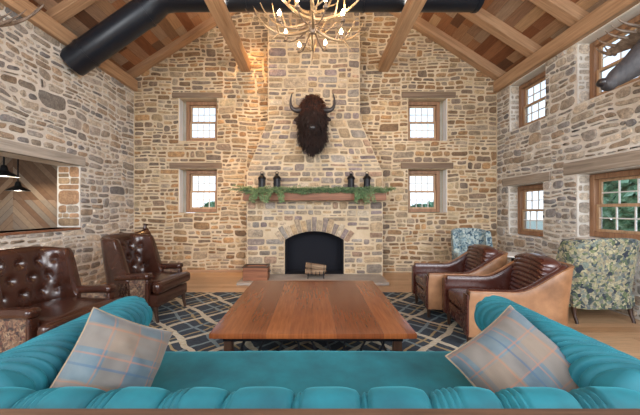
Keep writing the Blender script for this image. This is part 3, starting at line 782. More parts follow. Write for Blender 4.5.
# ------------------------------------------------------------------ wingback leather armchairs (face +X)
def upath(xf, xb, hw, r, n=12, m=14):
    P = []
    for i in range(n+1): P.append((xf + (xb+r-xf)*i/n, hw))
    for i in range(1, m+1): q = PI/2 + PI/2*i/m; P.append((xb+r+r*math.cos(q), hw-r+r*math.sin(q)))
    for i in range(1, n): P.append((xb, (hw-r)*(1-2*i/n)))
    for i in range(0, m+1): q = PI + PI/2*i/m; P.append((xb+r+r*math.cos(q), -hw+r+r*math.sin(q)))
    for i in range(1, n+1): P.append((xb+r + (xf-xb-r)*i/n, -hw))
    return P
def wing_chair(name, label, loc, rz, lea, side, legm, H=1.12, buttons=True, group=None, W=.36, wing=.06):
    t = thing(name, label, 'armchair', loc, rz, group)
    path = upath(wing, -.34, W, .20, 10, 18)
    PL = [Vector(p) for p in path]; CL = [0]
    for i in range(1, len(PL)): CL.append(CL[-1]+(PL[i]-PL[i-1]).length)
    Lt = CL[-1]; dense = []
    nd = 110
    for i in range(nd+1):
        q = Lt*i/nd; j = 0
        while j < len(CL)-2 and CL[j+1] < q: j += 1
        w_ = (q-CL[j])/(CL[j+1]-CL[j]); dense.append(tuple(PL[j]*(1-w_)+PL[j+1]*w_))
    B = []
    for j in range(3):
        for i in range(-3, 4):
            a_ = i*.19 + (.095 if j % 2 else 0)
            if abs(a_) < .40: B.append((a_, .63+j*.155))
    def lean(z): return -.15*max(0, z-.45)
    def topz(p):
        k = 1 - sstep(-.30, wing, p[0])
        return .62 + (H-.62)*sstep(0, .30, k)**.7 - .04*min(1,(abs(p[1])/W))**3
    def pad(sl, z):
        d = .034*math.sin(PI*max(0,min(1,(z-.42)/(H-.42))))**.5 if z > .42 else 0
        if not buttons: return d
        for ba, bz in B:
            q = math.hypot(sl-ba, z-bz); d -= .030*math.exp(-(q/.034)**2)+.010*math.exp(-(q/.075)**2)
        return d
    def sec(i, s, p):
        top = topz(p); z0 = .20; hw_ = .040; L = []; nz = 40; sl = (s-.5)*Lt
        for q in range(nz+1):
            z = z0 + (top-.045-z0)*q/nz; L.append((hw_ + pad(sl, z), z, lean(z)))
        pt = hw_ + pad(sl, top-.045)
        for q in range(1, 8):
            a_ = PI*q/8; L.append(((pt-hw_)/2 + (pt+hw_)/2*math.cos(a_), top-.045+.045*math.sin(a_), lean(top)))
        for q in range(11):
            z = top-.045 + (z0-top+.045)*q/10; L.append((-hw_, z, lean(z)))
        return L
    bo = MB().sweep(dense, sec).build('backrest', M[lea], t, ang=70)
    if buttons:
        for ba, bz in B:
            q = ba+Lt/2; i = int(q/Lt*nd); p = Vector(dense[i]); tt = (Vector(dense[min(nd,i+1)])-Vector(dense[max(0,i-1)])).normalized()
            n_ = Vector((-tt.y, tt.x)); c_ = p + n_*(.040+pad(ba, bz)+.002)
            if bz < topz(p)-.06: MB().sph((c_.x+lean(bz), c_.y, bz), .012, 10, 6).build('button', M[lea], bo)
    for s in (-1, 1):
        y = s*(W+.01)
        a_ = MB().rbox((.50,.105,.085), .036, (.10, y, .605), (24,8,8), fn=lambda p: (p.x, p.y*(1+.25*sstep(.1,.25,p.x)), p.z+.012*math.sin(p.x*6))).build('arm', M[lea], t, ang=60)
        MB().rbox((.045,.095,.40), .02, (.315, y, .38), (4,6,10)).build('arm_front', M[lea], a_)
        MB().rbox((.44,.06,.36), .018, (.09, y, .385), (10,3,8)).build('side_panel', M[side], a_)
    def crown(p): return (p.x, p.y, p.z + (.03*math.cos(p.x*3.2)*math.cos(p.y*4.0) if p.z > 0 else 0))
    MB().rbox((.66, 2*W-.09, .15), .05, (.135, 0, .455), (16,16,6), fn=crown).build('seat_cushion', M[lea], t, ang=60)
    MB().rbox((.12, 2*W+.09, .15), .05, (.43, 0, .455), (6,16,6)).build('cushion_front', M[lea], t, ang=60)
    MB().rbox((.76, 2*W+.02, .17), .025, (.06, 0, .285), (10,10,4)).build('seat_base', M[lea], t)
    for sx, sy in ((.39,1),(.39,-1),(-.28,1),(-.28,-1)):
        x = sx; y = sy*(W-.03); kx = .03 if sx > 0 else -.05
        MB().tube([(x,y,.22),(x,y,.17),(x+kx*.3,y,.10),(x+kx,y,.012),(x+kx,y,0)], [.034,.032,.023,.020,.022], 12).build('leg', M[legm], t)
    return t
wing_chair('wingback_chair', 'brown tufted leather wingback chair cut by the left edge of the photo', (-2.61, 2.97, RZ), R(-9), 'leather', 'kilim', 'dark_wood', 1.10, W=.39, wing=-.02)
wing_chair('wingback_chair', 'brown tufted leather wingback chair nearer the back wall, shiny seat', (-2.43, 4.34, RZ), R(-6), 'leather', 'kilim', 'dark_wood', 1.14, W=.37, wing=.08)
wing_chair('floral_wingback_chair', 'blue and white floral wingback chair in the far right corner', (3.22, 6.0, 0), R(-100), 'blue_floral', 'blue_floral', 'dark_wood', 1.12, buttons=False, W=.33)
wing_chair('floral_wingback_chair', 'green and cream floral wingback chair seen from behind beneath large window', (3.86, 4.30, 0), R(92), 'green_floral', 'green_floral', 'dark_wood', 1.14, buttons=False, W=.42)

# ------------------------------------------------------------------ club chairs (face +X in their own frame)
def club_chair(label, loc, rz):
    t = thing('club_chair', label, 'armchair', loc, rz, None)
    W = .375
    path = upath(.50, -.50, W, .14, 16, 12)
    def top(p):
        k = 1 - sstep(-.52, .04, p[0]); return .63 + .28*k
    def mk(o0, o1, z0, dz):
        def sec(i, s, p):
            tz = top(p) + dz; L = []; hw_ = (o1-o0)/2; c = (o0+o1)/2
            lean = lambda z: -.12*max(0, z-.45)
            for q in range(9):
                z = z0+(tz-.02-z0)*q/8; L.append((c+hw_, z, lean(z)))
            for q in range(1, 5):
                a_ = PI*q/5; L.append((c+hw_*math.cos(a_), tz-.02+.02*math.sin(a_), lean(tz)))
            for q in range(9):
                z = tz-.02+(z0-tz+.02)*q/8; L.append((c-hw_, z, lean(z)))
            return L
        return MB().sweep(path, sec)
    # path runs from +y arm round the back to -y arm, its left normal points inwards or out
    mk(-.005, .060, .14, 0).build('inner_shell', M['leather_red'], t, ang=60)
    mk(-.050, -.004, .14, -.006).build('outer_shell', M['suede'], t, ang=60)
    for s in (-1, 1):
        MB().rbox((.03,.118,.45), .012, (.505, s*(W-.005), .365), (3,5,10)).build('arm_front', M['leather_red'], t)
    for o_ in (.058, -.048):
        pts = []
        for i, p in enumerate(path):
            p0 = Vector(path[max(i-1,0)]); p1 = Vector(path[min(i+1, len(path)-1)]); tt = (p1-p0).normalized(); nn = Vector((-tt.y, tt.x))
            q = Vector(p)+nn*o_; z = top(p)-.012
            pts.append((q.x-.12*max(0,z-.45), q.y, z))
        MB().tube(pts, .0085, 8).build('piping', M['leather_red'] if o_ > 0 else M['suede'], t)
    # channelled back cushion
    def rib(p):
        x, y, z = p; zz = z+.70
        if x > 0: x += .016*abs(math.sin(zz*PI/.054)) - .016 + .025*math.cos(y*4)
        return (x-.14*max(0,zz-.45), y, z - (.05*(abs(y)/.3)**3 if z > 0 else 0))
    MB().rbox((.19,.61,.54), .05, (-.335,0,.70), (4,16,110), fn=rib).build('backrest', M['leather_red'], t, ang=70)
    def crown(p): return (p.x, p.y, p.z + (.03*math.cos(p.x*3.4)*math.cos(p.y*4.2) if p.z > 0 else 0))
    MB().rbox((.76,.62,.15), .04, (.115,0,.40), (16,16,6), fn=crown).build('seat_cushion', M['leather_red'], t, ang=60)
    MB().rbox((.94,.64,.18), .02, (.02,0,.235), (8,8,4)).build('seat_base', M['leather_red'], t)
    for sx, sy in ((.46,1),(.46,-1),(-.44,1),(-.44,-1)):
        MB().tube([(sx,sy*.33,.16),(sx,sy*.33,.0)], [.030,.020], 10).build('leg', M['dark_wood'], t)
    return t
club_chair('oxblood leather club chair with tan sides, nearer to the teal sofa', (2.19, 3.53, RZ), PI-R(7))
club_chair('oxblood leather club chair with tan sides, farther from the teal sofa', (2.09, 4.44, RZ), PI-R(5))

# ------------------------------------------------------------------ side table, saddle stand
t = thing('side_table', 'small round table with a pale top beside the blue floral chair', 'table', (3.45, 5.14, 0))
MB().lathe([(.0,.72),(.32,.72),(.33,.73),(.32,.745),(.0,.745)], seg=40).build('table_top', M['glass_top'], t)
MB().lathe([(.03,.03),(.025,.3),(.05,.70),(.06,.72)], seg=16).build('pedestal', M['black'], t)
MB().lathe([(.0,0),(.20,0),(.20,.012),(.03,.04),(0,.04)], seg=28).build('base', M['black'], t)
t = thing('saddle_stand', 'dark wooden stand in the left corner carrying a saddle', 'stand', (-3.40, 5.70, 0), R(68))
mb = MB()
MB().tube([(-.24,0,.86),(.24,0,.86)], .03, 10).build('top_rail', M['dark_wood'], t)
for sx in (-.2, .2):
    for sy in (-1, 1): MB().tube([(sx, sy*.02,.86),(sx*1.2, sy*.2,0)], [.022,.018], 8).build('leg', M['dark_wood'], t)
MB().tube([(-.22,-.12,.35),(.22,-.12,.35)], .014, 8).build('stretcher', M['dark_wood'], t)
t = thing('saddle', 'dark brown leather saddle draped over a stand behind the wingback chair', 'saddle', (-3.40, 5.70, 0), R(68))
mb = MB(); nn = 16
v = []
for i in range(nn+1):
    for j in range(nn+1):
        u = -1+2*i/nn; w = -1+2*j/nn
        z = 1.07 + .04*abs(u)**3 - .22*abs(w)**1.6 + (.05*u if u > 0 else 0) - .08*abs(w)
        v.append((u*.27, w*(.19+.03*u*u), z - .0))
v += [(x, y*.92, z-.05) for x, y, z in v]
o_ = (nn+1)**2; f = []
for i in range(nn):
    for j in range(nn):
        q = (i*(nn+1)+j, (i+1)*(nn+1)+j, (i+1)*(nn+1)+j+1, i*(nn+1)+j+1); f.append(q); f.append(tuple(a_+o_ for a_ in q)[::-1])
for i in range(nn):
    for (p, q) in ((i*(nn+1), (i+1)*(nn+1)), (i*(nn+1)+nn, (i+1)*(nn+1)+nn), (i, i+1), (nn*(nn+1)+i, nn*(nn+1)+i+1)): f.append((p, q, q+o_, p+o_))
mb.add(v, f); mb.build('seat', M['leather'], t, ang=80)
MB().tube([(.22,0,1.12),(.24,0,1.19),(.25,0,1.225)], [.04,.028,.045], 10).build('horn', M['leather'], t)
for s in (-1, 1):
    MB().rbox((.34,.02,.42), .009, (0,s*.215,.66), (8,2,8), fn=lambda p: (p.x*(1-.25*p.z), p.y, p.z)).build('flap', M['leather'], t)
    st = MB().tube([(.02,s*.235,.55),(.02,s*.24,.33)], .010, 6).build('stirrup_strap', M['leather'], t)
    P = [(.02+.055*math.cos(q*PI/8-PI/2*0), s*.245, .27+.06*math.sin(q*PI/8)) for q in range(17)]
    MB().tube(P, .008, 6).build('stirrup', M['bronze'], t)

# ------------------------------------------------------------------ hearth things
t = thing('log_crate', 'reddish wooden box standing left of the fireplace', 'box', (-1.18, 6.28, .055))
mb = MB(); w, d_, h = .25, .17, .27
for (a0,a1,b0,b1) in ((-w,w,-d_,-d_+.02),(-w,w,d_-.02,d_),(-w,-w+.02,-d_+.02,d_-.02),(w-.02,w,-d_+.02,d_-.02)): mb.box(a0,a1,b0,b1,.02,h)
mb.build('crate_side', M['crate'], t, bevel=.004)
MB().box(-w+.0,w,-d_,d_,0,.02).build('crate_bottom', M['crate'], t)
mb = MB()
for (a0,a1,b0,b1) in ((-w-.012,w+.012,-d_-.012,-d_+.03),(-w-.012,w+.012,d_-.03,d_+.012),(-w-.012,-w+.03,-d_+.03,d_-.03),(w-.03,w+.012,-d_+.03,d_-.03)): mb.box(a0,a1,b0,b1,h,h+.02)
mb.build('rim', M['dark_wood'], t)
for s in (-1,1): MB().tube([(s*(w+.004),-.06,.18),(s*(w+.03),-.05,.17),(s*(w+.03),.05,.17),(s*(w+.004),.06,.18)], .007, 6).build('handle', M['black'], t)
t = thing('fire_grate', 'black iron grate holding split logs before the firebox', 'fire grate', (.06, 6.40, .055))
mb = MB()
for i in range(5): x = -.16+i*.08; mb.tube([(x,-.12,.16),(x,-.13,.08),(x,.13,.08),(x,.14,.16)], .008, 6)
mb.tube([(-.19,-.1,.08),(.19,-.1,.08)], .009, 6); mb.tube([(-.19,.1,.08),(.19,.1,.08)], .009, 6)
mb.build('bars', M['black'], t)
for sx in (-.16,.16):
    for sy in (-.1,.1): MB().tube([(sx,sy,.08),(sx*1.05,sy*1.1,0)], .009, 6).build('leg', M['black'], t)
for sx in (-.10,.17): MB().tube([(sx,-.135,.10),(sx,-.14,.36)], .006, 6).build('upright', M['black'], t)
def log(p, ln, r, rz, ry, label):
    t = thing('firewood_log', label, 'log', p, rz, 'split logs on the fire grate'); t.rotation_euler = (0, ry, rz)
    mb = MB(); n_ = 14; rows = 8; v = []
    for i in range(rows):
        x = -ln/2+ln*i/(rows-1)
        for k_ in range(n_):
            a_ = 2*PI*k_/n_; rr = r*(1+.10*noise.noise(Vector((x*6, math.cos(a_)*2+p[0]*9, math.sin(a_)*2)))); rr *= .78 if 2 < k_ < 6 else 1
            v.append((x, rr*math.cos(a_), rr*math.sin(a_)))
    f = [(i*n_+k_, i*n_+(k_+1)%n_, (i+1)*n_+(k_+1)%n_, (i+1)*n_+k_) for i in range(rows-1) for k_ in range(n_)]
    f += [tuple(range(n_)), tuple((rows-1)*n_+k_ for k_ in range(n_))]
    mb.add(v, f); mb.build('bark', M['bark'], t)
    for s in (-1,1): MB().tube([(s*(ln/2-.001),0,0),(s*(ln/2+.004),0,0)], r*.80, 14).build('cut_end', M['log_end'], t)
log((.04,6.33,.205), .40, .055, R(4), R(3), 'lowest front log on the fire grate')
log((.08,6.46,.205), .38, .052, R(-5), R(-2), 'lowest rear log on the fire grate')
log((.06,6.39,.305), .42, .060, R(8), R(9), 'top log, tilted, crowning the pile on the fire grate')

# ------------------------------------------------------------------ lanterns
def lantern(x, label):
    t = thing('lantern', label, 'lantern', (x, YC-.20, 1.873), R(20), 'black lanterns on the mantel')
    MB().lathe([(0,0),(.075,0),(.078,.008),(.078,.022),(.066,.03)], seg=24).build('base', M['black'], t)
    mb = MB()
    for q in range(6):
        a_ = q*PI/3; mb.tube([(.068*math.cos(a_),.068*math.sin(a_),.02),(.068*math.cos(a_),.068*math.sin(a_),.285)], .006, 6)
    mb.tube([(.0,.0,.278),(.0,.0,.29)], .078, 24)
    mb.build('frame', M['black'], t)
    MB().lathe([(.060,.023),(.060,.277)], seg=24).build('glass_panel', M['dark_glass'], t)
    MB().lathe([(.086,.285),(.084,.295),(.070,.325),(.045,.35),(.034,.36),(.034,.385),(.028,.395),(0,.398)], seg=24).build('roof', M['black'], t)
    P = [(.032*math.cos(q*PI/6), 0, .412+.032*math.sin(q*PI/6)) for q in range(13)]
    MB().tube(P, .005, 6).build('ring', M['black'], t)
    t.scale = (1.08,1.08,1.08)
    MB().lathe([(.038,.0221),(.038,.15),(.004,.148),(.003,.165)], seg=14).build('candle', M['candle'] if 0 else M['black'], t)
    return t
for px, lb in ((262,'leftmost black metal lantern on the mantel'), (277,'black metal lantern second from left on the mantel'), (351,'black metal lantern third from left on the mantel'), (367,'rightmost black metal lantern on the mantel')):
    lantern((px-313)/300*6.6, lb)
# garland
t = thing('evergreen_garland', 'green evergreen garland lying along the mantel and hanging over it', 'garland', (0,0,0))
rnd = random.Random(12); yy = YC-.30
stem = []
for i in range(60):
    x = -1.62+3.2*i/59; stem.append((x, yy+.03*math.sin(i*.7), 1.885+.02*math.sin(i*1.3)+ (-.0 if -1.48 < x < 1.55 else -.03)))
MB().tube(stem, .008, 6).build('stem', M['bark'], t)
def sprig(p, d, ln, sag, mb):
    d = Vector(d).normalized(); P = []; q = Vector(p); k = 9
    for i in range(k+1):
        P.append(q.copy()); q = q + d*ln/k; d = (d + Vector((0,0,-sag/k))).normalized()
    mb.tube(P, .0035, 4)
    for i in range(1, k+1):
        for s in (-1, 1):
            for _ in range(2):
                a_ = P[i]; tt = (P[i]-P[i-1]).normalized(); side = tt.cross(Vector((rnd.uniform(-.6,.6), rnd.uniform(-1,-.2), 1))).normalized()*s
                e = a_ + (tt*.6 + side + Vector((0,rnd.uniform(-.3,.3),rnd.uniform(-.3,.3))))*.075*rnd.uniform(.6,1.1)*(1.2-.6*i/k)
                m_ = (a_+e)/2; w_ = tt*.012
                mb.add([a_, m_+w_, e, m_-w_ + Vector((0,0,.004))], [(0,1,2),(0,2,3)])
i = 0
for x0, cnt in ((-1.55,5),(-1.35,7),(-1.15,11),(-.98,9),(-.82,11),(-.62,8),(-.42,8),(-.2,8),(.0,8),(.2,8),(.38,8),(.56,8),(.75,7),(.95,9),(1.1,9),(1.28,6),(1.5,5)):
    hang = x0 in (-1.15, -.82, .95, 1.1)
    mb = MB()
    for c_ in range(cnt):
        s = rnd.choice((-1,1)); dz = rnd.uniform(-.9,-.2) if (hang and c_ % 2) else rnd.uniform(.05,.55)
        dy = -1.0 if dz < 0 else rnd.uniform(-.7,-.05)
        p = (x0+rnd.uniform(-.08,.08), yy-.02 if dz >= 0 else yy-.08, 1.90)
        sprig(p, (s*(.9 if dz > 0 else .3), dy*.35, dz if dz > 0 else -.0), rnd.uniform(.20,.38), 3.0 if dz < 0 else .5, mb)
    mb.build('sprig', M['leaf'], t, fix=False, smooth=False)
# ------------------------------------------------------------------ antlers
def antler(P, r0, tines, seg=8, mb=None):
    """P control points of the main beam; tines: (t along, direction, length, upward curl)"""
    mb = mb or MB(); C = bez(*P, n=18)
    mb.tube(C, [r0*(1-.72*(i/18)**1.3) * (1.25 if i == 0 else 1) for i in range(19)], seg)
    for t_, d, ln, cu in tines:
        i = int(t_*18); p = C[i]; d = Vector(d).normalized(); r = r0*(1-.72*t_**1.3)*.8
        e1 = p + d*ln*.4; e2 = p + d*ln*.75 + Vector(cu)*ln*.25; e3 = p + d*ln + Vector(cu)*ln*.7
        T_ = bez(p, e1, e2, e3, 8); mb.tube(T_, [r*(1-.85*(j/8)) for j in range(9)], 7)
    return mb
# chandelier
cx, cy, cz = -.005, 3.62, 3.72
t = thing('antler_chandelier', 'large antler chandelier with glowing candle bulbs hanging over the table', 'chandelier', (cx, cy, cz))
MB().tube([(0,0,.30),(0,0,7.25-cz-.0)], .012, 8).build('chain', M['black'], t)
MB().lathe([(0,-.10),(.03,-.09),(.055,-.04),(.05,.02),(.03,.10),(.022,.28),(0,.30)], seg=16).build('hub', M['antler_dark'], t)
rnd = random.Random(9)
for i in range(8):
    a_ = 2*PI*i/8 + .2; lo = i % 2 == 0
    d = Vector((math.cos(a_), math.sin(a_), 0)); sd = Vector((-d.y, d.x, 0))*rnd.choice((-1, 1)); up = Vector((0,0,1))
    R1 = rnd.uniform(.55,.66) if lo else rnd.uniform(.46,.58)
    dz = -.05 if lo else .12
    P = [d*.03+up*(dz*.6), d*R1*.45+up*(dz-.12)+sd*.05, d*R1*.95+up*(dz-.07)+sd*.12, d*(R1+.10)+up*(dz+.30)+sd*.20]
    tn = [(.35, d*.5+up*.8-sd*.3, .22, (0,0,.5)), (.55, d*.4+up*.4-sd*.9, .26, (0,0,.6)), (.78, d*.7+up*.2+sd*.2, .24, (0,0,.8))]
    if lo: tn.append((.5, d*.6-up*.7, .16, d*.3-up*.1))
    antler(P, .021, tn).build('antler', M['antler'], t)
for i in range(3):
    a_ = 2*PI*i/3+.5; d = Vector((math.cos(a_), math.sin(a_), 0)); up = Vector((0,0,1)); sd = Vector((-d.y, d.x, 0))
    antler([d*.04+up*.18, d*.22+up*.24, d*.34+up*.45, d*.26+up*.72], .018, [(.4, d+up*.3, .18, (0,0,.6)), (.7, d*.6+sd*.7+up*.3, .15, (0,0,.6))]).build('antler', M['antler'], t)
BL8 = [(-.18,.47),(.17,.42),(-.34,.19),(-.38,-.19),(.345,-.19),(-.16,-.42),(.14,-.42),(.36,.17)]
for (x, y) in BL8:
    a_ = math.atan2(y, x); c_ = MB().lathe([(0,-.075),(.026,-.07),(.03,-.05),(.013,-.045),(.012,0.0)], (x,y,.0), 14).build('candle_cup', M['antler_dark'], t)
    MB().tube(bez((x*.15,y*.15,-.02),(x*.5,y*.5,-.12),(x*.85,y*.85,-.13),(x,y,-.07),8), .008, 6).build('arm', M['antler_dark'], t)
    MB().lathe([(0,0),(.014,.006),(.023,.026),(.016,.052),(.004,.074),(0,.08)], (x,y,.0), 12).build('bulb', M['bulb'], c_)
    l = bpy.data.lights.new('candle_glow', 'POINT'); l.energy = 3; l.color = (1,.66,.33); l.shadow_soft_size = .03
    o = bpy.data.objects.new('candle_glow', l); COL.objects.link(o); o.location = (cx+x*1.08, cy+y*1.08, cz+.09)

# ------------------------------------------------------------------ bison head
def furry(mb, surf, n, ln, w, rnd, down=.8, out=.5):
    """shaggy locks rooted on the ellipsoids in surf: (centre, radii, weight)"""
    tot = sum(s[2] for s in surf)
    for _ in range(n):
        q = rnd.uniform(0, tot)
        for c, r, wt in surf:
            q -= wt
            if q <= 0: break
        d = Vector((rnd.gauss(0,1), rnd.gauss(0,1)-.6, rnd.gauss(0,1))).normalized()
        p = Vector(c) + Vector((d.x*r[0], d.y*r[1], d.z*r[2]))*.97
        nn = Vector((d.x/r[0], d.y/r[1], d.z/r[2])).normalized()
        dr = (nn*out + Vector((rnd.uniform(-.3,.3), rnd.uniform(-.2,.2), -down))).normalized()
        L = ln*rnd.uniform(.5,1.2); m_ = p + dr*L*.5 + nn*.01; e = p + dr*L + Vector((0,0,-L*.15))
        s = dr.cross(nn).normalized()*w if dr.cross(nn).length > .01 else Vector((w,0,0))
        k = nn*w*.8
        mb.add([p-s, p+s, p+k, m_-s*.8, m_+s*.8, m_+k, e], [(0,1,4,3),(1,2,5,4),(2,0,3,5),(3,4,6),(4,5,6),(5,3,6)])
bx, by, bz = -.01, YC-.03, 3.27
t = thing('bison_head_mount', 'dark brown bison head mounted high on the chimney', 'mounted bison head', (bx, by, bz))
mb = MB(); 
E = [((0,-.12,.06),(.33,.16,.50),3), ((0,-.24,.20),(.31,.24,.38),3), ((0,-.36,.36),(.25,.24,.27),3), ((0,-.46,.12),(.22,.22,.27),2), ((0,-.22,-.18),(.31,.19,.30),3), ((0,-.44,-.08),(.14,.17,.17),1), ((0,-.34,-.30),(.19,.15,.20),2), ((0,-.33,-.45),(.09,.08,.12),1)]
for c_, r, w_ in E: mb.sph(c_, r, 20, 14)
mb.sph((0,-.585,-.06),(.105,.09,.11),16,12)
hd = melt(mb, .022, smooth_it=5)
hd.v = [(x+.012*noise.noise(Vector((x*14,y*14,z*9))), y+.015*noise.noise(Vector((x*14,y*14,z*9+9))), z) for x,y,z in hd.v]
hd.build('head', M['bison'], t, ang=80)
mb = MB(); furry(mb, [e for e in E if e[0][2] < .30], 2600, .12, .010, random.Random(3)); mb.build('mane', M['bison'], t, smooth=False, fix=False)
mb = MB(); furry(mb, [((0,-.36,.36),(.24,.245,.29),1), ((0,-.26,.42),(.26,.2,.27),1)], 1500, .08, .010, random.Random(5), .5, .8); mb.build('crown_fur', M['bison_crown'], t, smooth=False, fix=False)
MB().sph((0,-.655,-.08),(.075,.035,.055),16,10).build('nose', M['nose'], t)
for s in (-1, 1):
    MB().tube(bez((s*.19,-.36,.40),(s*.42,-.38,.26),(s*.53,-.40,.44),(s*.43,-.42,.70),14), [.068-.0041*i for i in range(15)], 12).build('horn', M['horn'], t)
    MB().sph((s*.165,-.56,.14),(.022,.022,.022),10,8).build('eye', M['eye'], t)
    MB().sph((s*.31,-.30,.20),(.10,.03,.05),12,8,rot=(0,R(25)*s,0)).build('ear', M['bison'], t)

# ------------------------------------------------------------------ moose head on the right wall (looks towards -X)
t = thing('moose_head_mount', 'dark moose head with broad antlers on the right wall', 'mounted moose head', (XR-.03, 3.12, 3.22))
mb = MB()
def chain(mb, pts, rad, ell=1, k=7):
    for i in range(len(pts)-1):
        for j in range(k):
            q = j/k; p = Vector(pts[i])*(1-q)+Vector(pts[i+1])*q; r = rad[i]*(1-q)+rad[i+1]*q
            mb.sph(p, (r*1.0, r*ell, r), 14, 10)
chain(mb, [(-.02,-.02,-.02),(-.25,.02,.14),(-.42,.10,.27)], [.30,.25,.19], .85)
chain(mb, [(-.42,.10,.27),(-.62,.18,.12),(-.82,.26,-.10),(-.97,.31,-.22)], [.20,.18,.135,.10], .8)
mb.sph((-1.02,.325,-.27),(.08,.085,.085),14,10); mb.sph((-.50,.12,-.04),(.06,.05,.17),12,8)
melt(mb, .02, smooth_it=4).build('head', M['moose'], t, ang=80)
MB().sph((-1.085,.345,-.25),(.045,.06,.05),14,10).build('nose', M['nose'], t)
for s in (-1,1):
    MB().sph((-.55,.155+s*.135,.20),(.022,.018,.022),10,8).build('eye', M['eye'], t)
    MB().sph((-.33,.08+s*.22,.40),(.04,.13,.055),14,8,rot=(R(25)*s,0,R(-20)*s)).build('ear', M['moose'], t)
def palm(s):
    # beam out from the skull, then a broad cupped palm with finger tines
    mb = MB(); b0 = Vector((-.42,.10+s*.08,.36))
    b1 = b0 + Vector((-.02,s*.18,.05)); mb.tube([b0, (b0+b1)/2+Vector((0,0,-.01)), b1], [.035,.032,.04], 10)
    n_ = 10; v = []; top = []
    for i in range(n_+1):
        q = i/n_
        for j in range(5):
            w = j/4
            # q runs outward, w across the palm (front to rear)
            y = .16+.40*q; x = -.16+.34*w*(0.35+.65*math.sin(PI*min(1,q*.9+.12))) - .06*q; z = -.10*q+.06*(w-.5)**2*4
            v.append(b0+Vector((x, s*y, z)))
    m_ = len(v); v2 = [p+Vector((0,0,.02)) for p in v]; f = []
    for i in range(n_):
        for j in range(4):
            q = (i*5+j,(i+1)*5+j,(i+1)*5+j+1,i*5+j+1); f.append(q); f.append(tuple(a_+m_ for a_ in q)[::-1])
    for i in range(n_): 
        for e in (0,4): f.append((i*5+e,(i+1)*5+e,(i+1)*5+e+m_,i*5+e+m_))
    for j in range(4): f.append((j,j+1,j+1+m_,j+m_)); f.append((n_*5+j,n_*5+j+1,n_*5+j+1+m_,n_*5+j+m_))
    mb.add(v+v2, f)
    for i, j, d, ln in ((1,0,(-1,s*.1,.15),.26),(3,0,(-1,s*.3,.25),.22),(5,0,(-.9,s*.5,.4),.20),(8,0,(-.6,s*.8,.6),.18),(10,1,(-.3,s,.7),.18),(10,3,(.1,s,.8),.18),(8,4,(.4,s*.8,.8),.15)):
        p = Vector(v[i*5+j])+Vector((0,0,.01)); d = Vector(d).normalized()
        mb.tube(bez(p-d*.03, p+d*ln*.4, p+d*ln*.8+Vector((0,0,.02)), p+d*ln+Vector((0,0,.07)),6), [.022,.020,.018,.015,.011,.007,.003], 8)
    return mb
for s in (1,-1): palm(s).build('antler', M['antler_dark'], t)

# elk head on the left wall (looks towards +X), mostly beyond the frame
t = thing('elk_head_mount', 'mounted elk head with long antlers at the upper left', 'mounted elk head', (XL+.03, 3.14, 3.30))
mb = MB()
chain(mb, [(.02,0,-.22),(.22,.02,.0),(.38,.05,.16)], [.24,.19,.14], .85)
chain(mb, [(.38,.05,.16),(.56,.10,.06),(.72,.15,-.03)], [.125,.10,.07], .85)
melt(mb, .018, smooth_it=3).build('head', M['elk'], t, ang=80)
MB().sph((.785,.168,-.035),(.035,.042,.035),12,8).build('nose', M['nose'], t)
for s in (-1,1):
    MB().sph((.47,.075+s*.09,.15),(.016,.014,.016),8,6).build('eye', M['eye'], t)
    MB().sph((.30,.04+s*.20,.26),(.035,.12,.045),12,8,rot=(R(20)*s,0,0)).build('ear', M['elk'], t)
    P = [(.36,.06+s*.05,.27),(.16,.06+s*.42,.50),(.30,.06+s*.82,.50),(.60,.06+s*.92,1.02)]
    antler(P, .042, [(.12,(1,s*.3,.25),.38,(0,0,.5)),(.3,(1,s*.4,.2),.36,(0,0,.6)),(.55,(.8,s*.4,.5),.34,(0,0,.5)),(.78,(.7,s*.3,.7),.26,(-.2,0,.4))]).build('antler', M['antler_dark'], t)

# ------------------------------------------------------------------ trees outside
rnd = random.Random(77)
def tree(x, y, h, r, label):
    t = thing('tree', label, 'tree', (x, y, -.5), rnd.uniform(0,6), 'leafy trees outside the windows')
    MB().tube([(0,0,0),(.05,0,h*.3),(0,.05,h*.6)], [.16,.12,.06], 8).build('trunk', M['bark'], t)
    mb = MB()
    for _ in range(2600):
        d = Vector((rnd.gauss(0,1), rnd.gauss(0,1), rnd.gauss(0,1))).normalized()*(rnd.random()**.4)
        k = 1+.25*noise.noise(d*2.2+Vector((x,y,0)))
        p = Vector((d.x*r*k, d.y*r*k, h*.60+d.z*h*.42*k))
        a_ = Vector((rnd.uniform(-1,1),rnd.uniform(-1,1),rnd.uniform(-1,1))).normalized()*.24; b_ = a_.orthogonal().normalized()*.14
        mb.add([p-a_, p-b_, p+a_, p+b_], [(0,1,2,3)])
    mb.build('crown', M['tree_leaf'], t, smooth=False, fix=False)
for x, y, h, r, lb in ((10.0,8.6,4.2,1.5,'leafy green tree outside, left part of the large lower window'),(11.0,6.2,4.4,1.7,'leafy green tree outside the middle of the large lower window'),(11.5,4.4,4.8,1.9,'leafy green tree outside, right part of the large lower window'),
    (-7.2,24,2.6,2.0,'distant pale tree behind lower left back window'),(9.8,25,2.5,2.4,'distant tree behind lower right back window')):
    tree(x, y, h, r, lb)

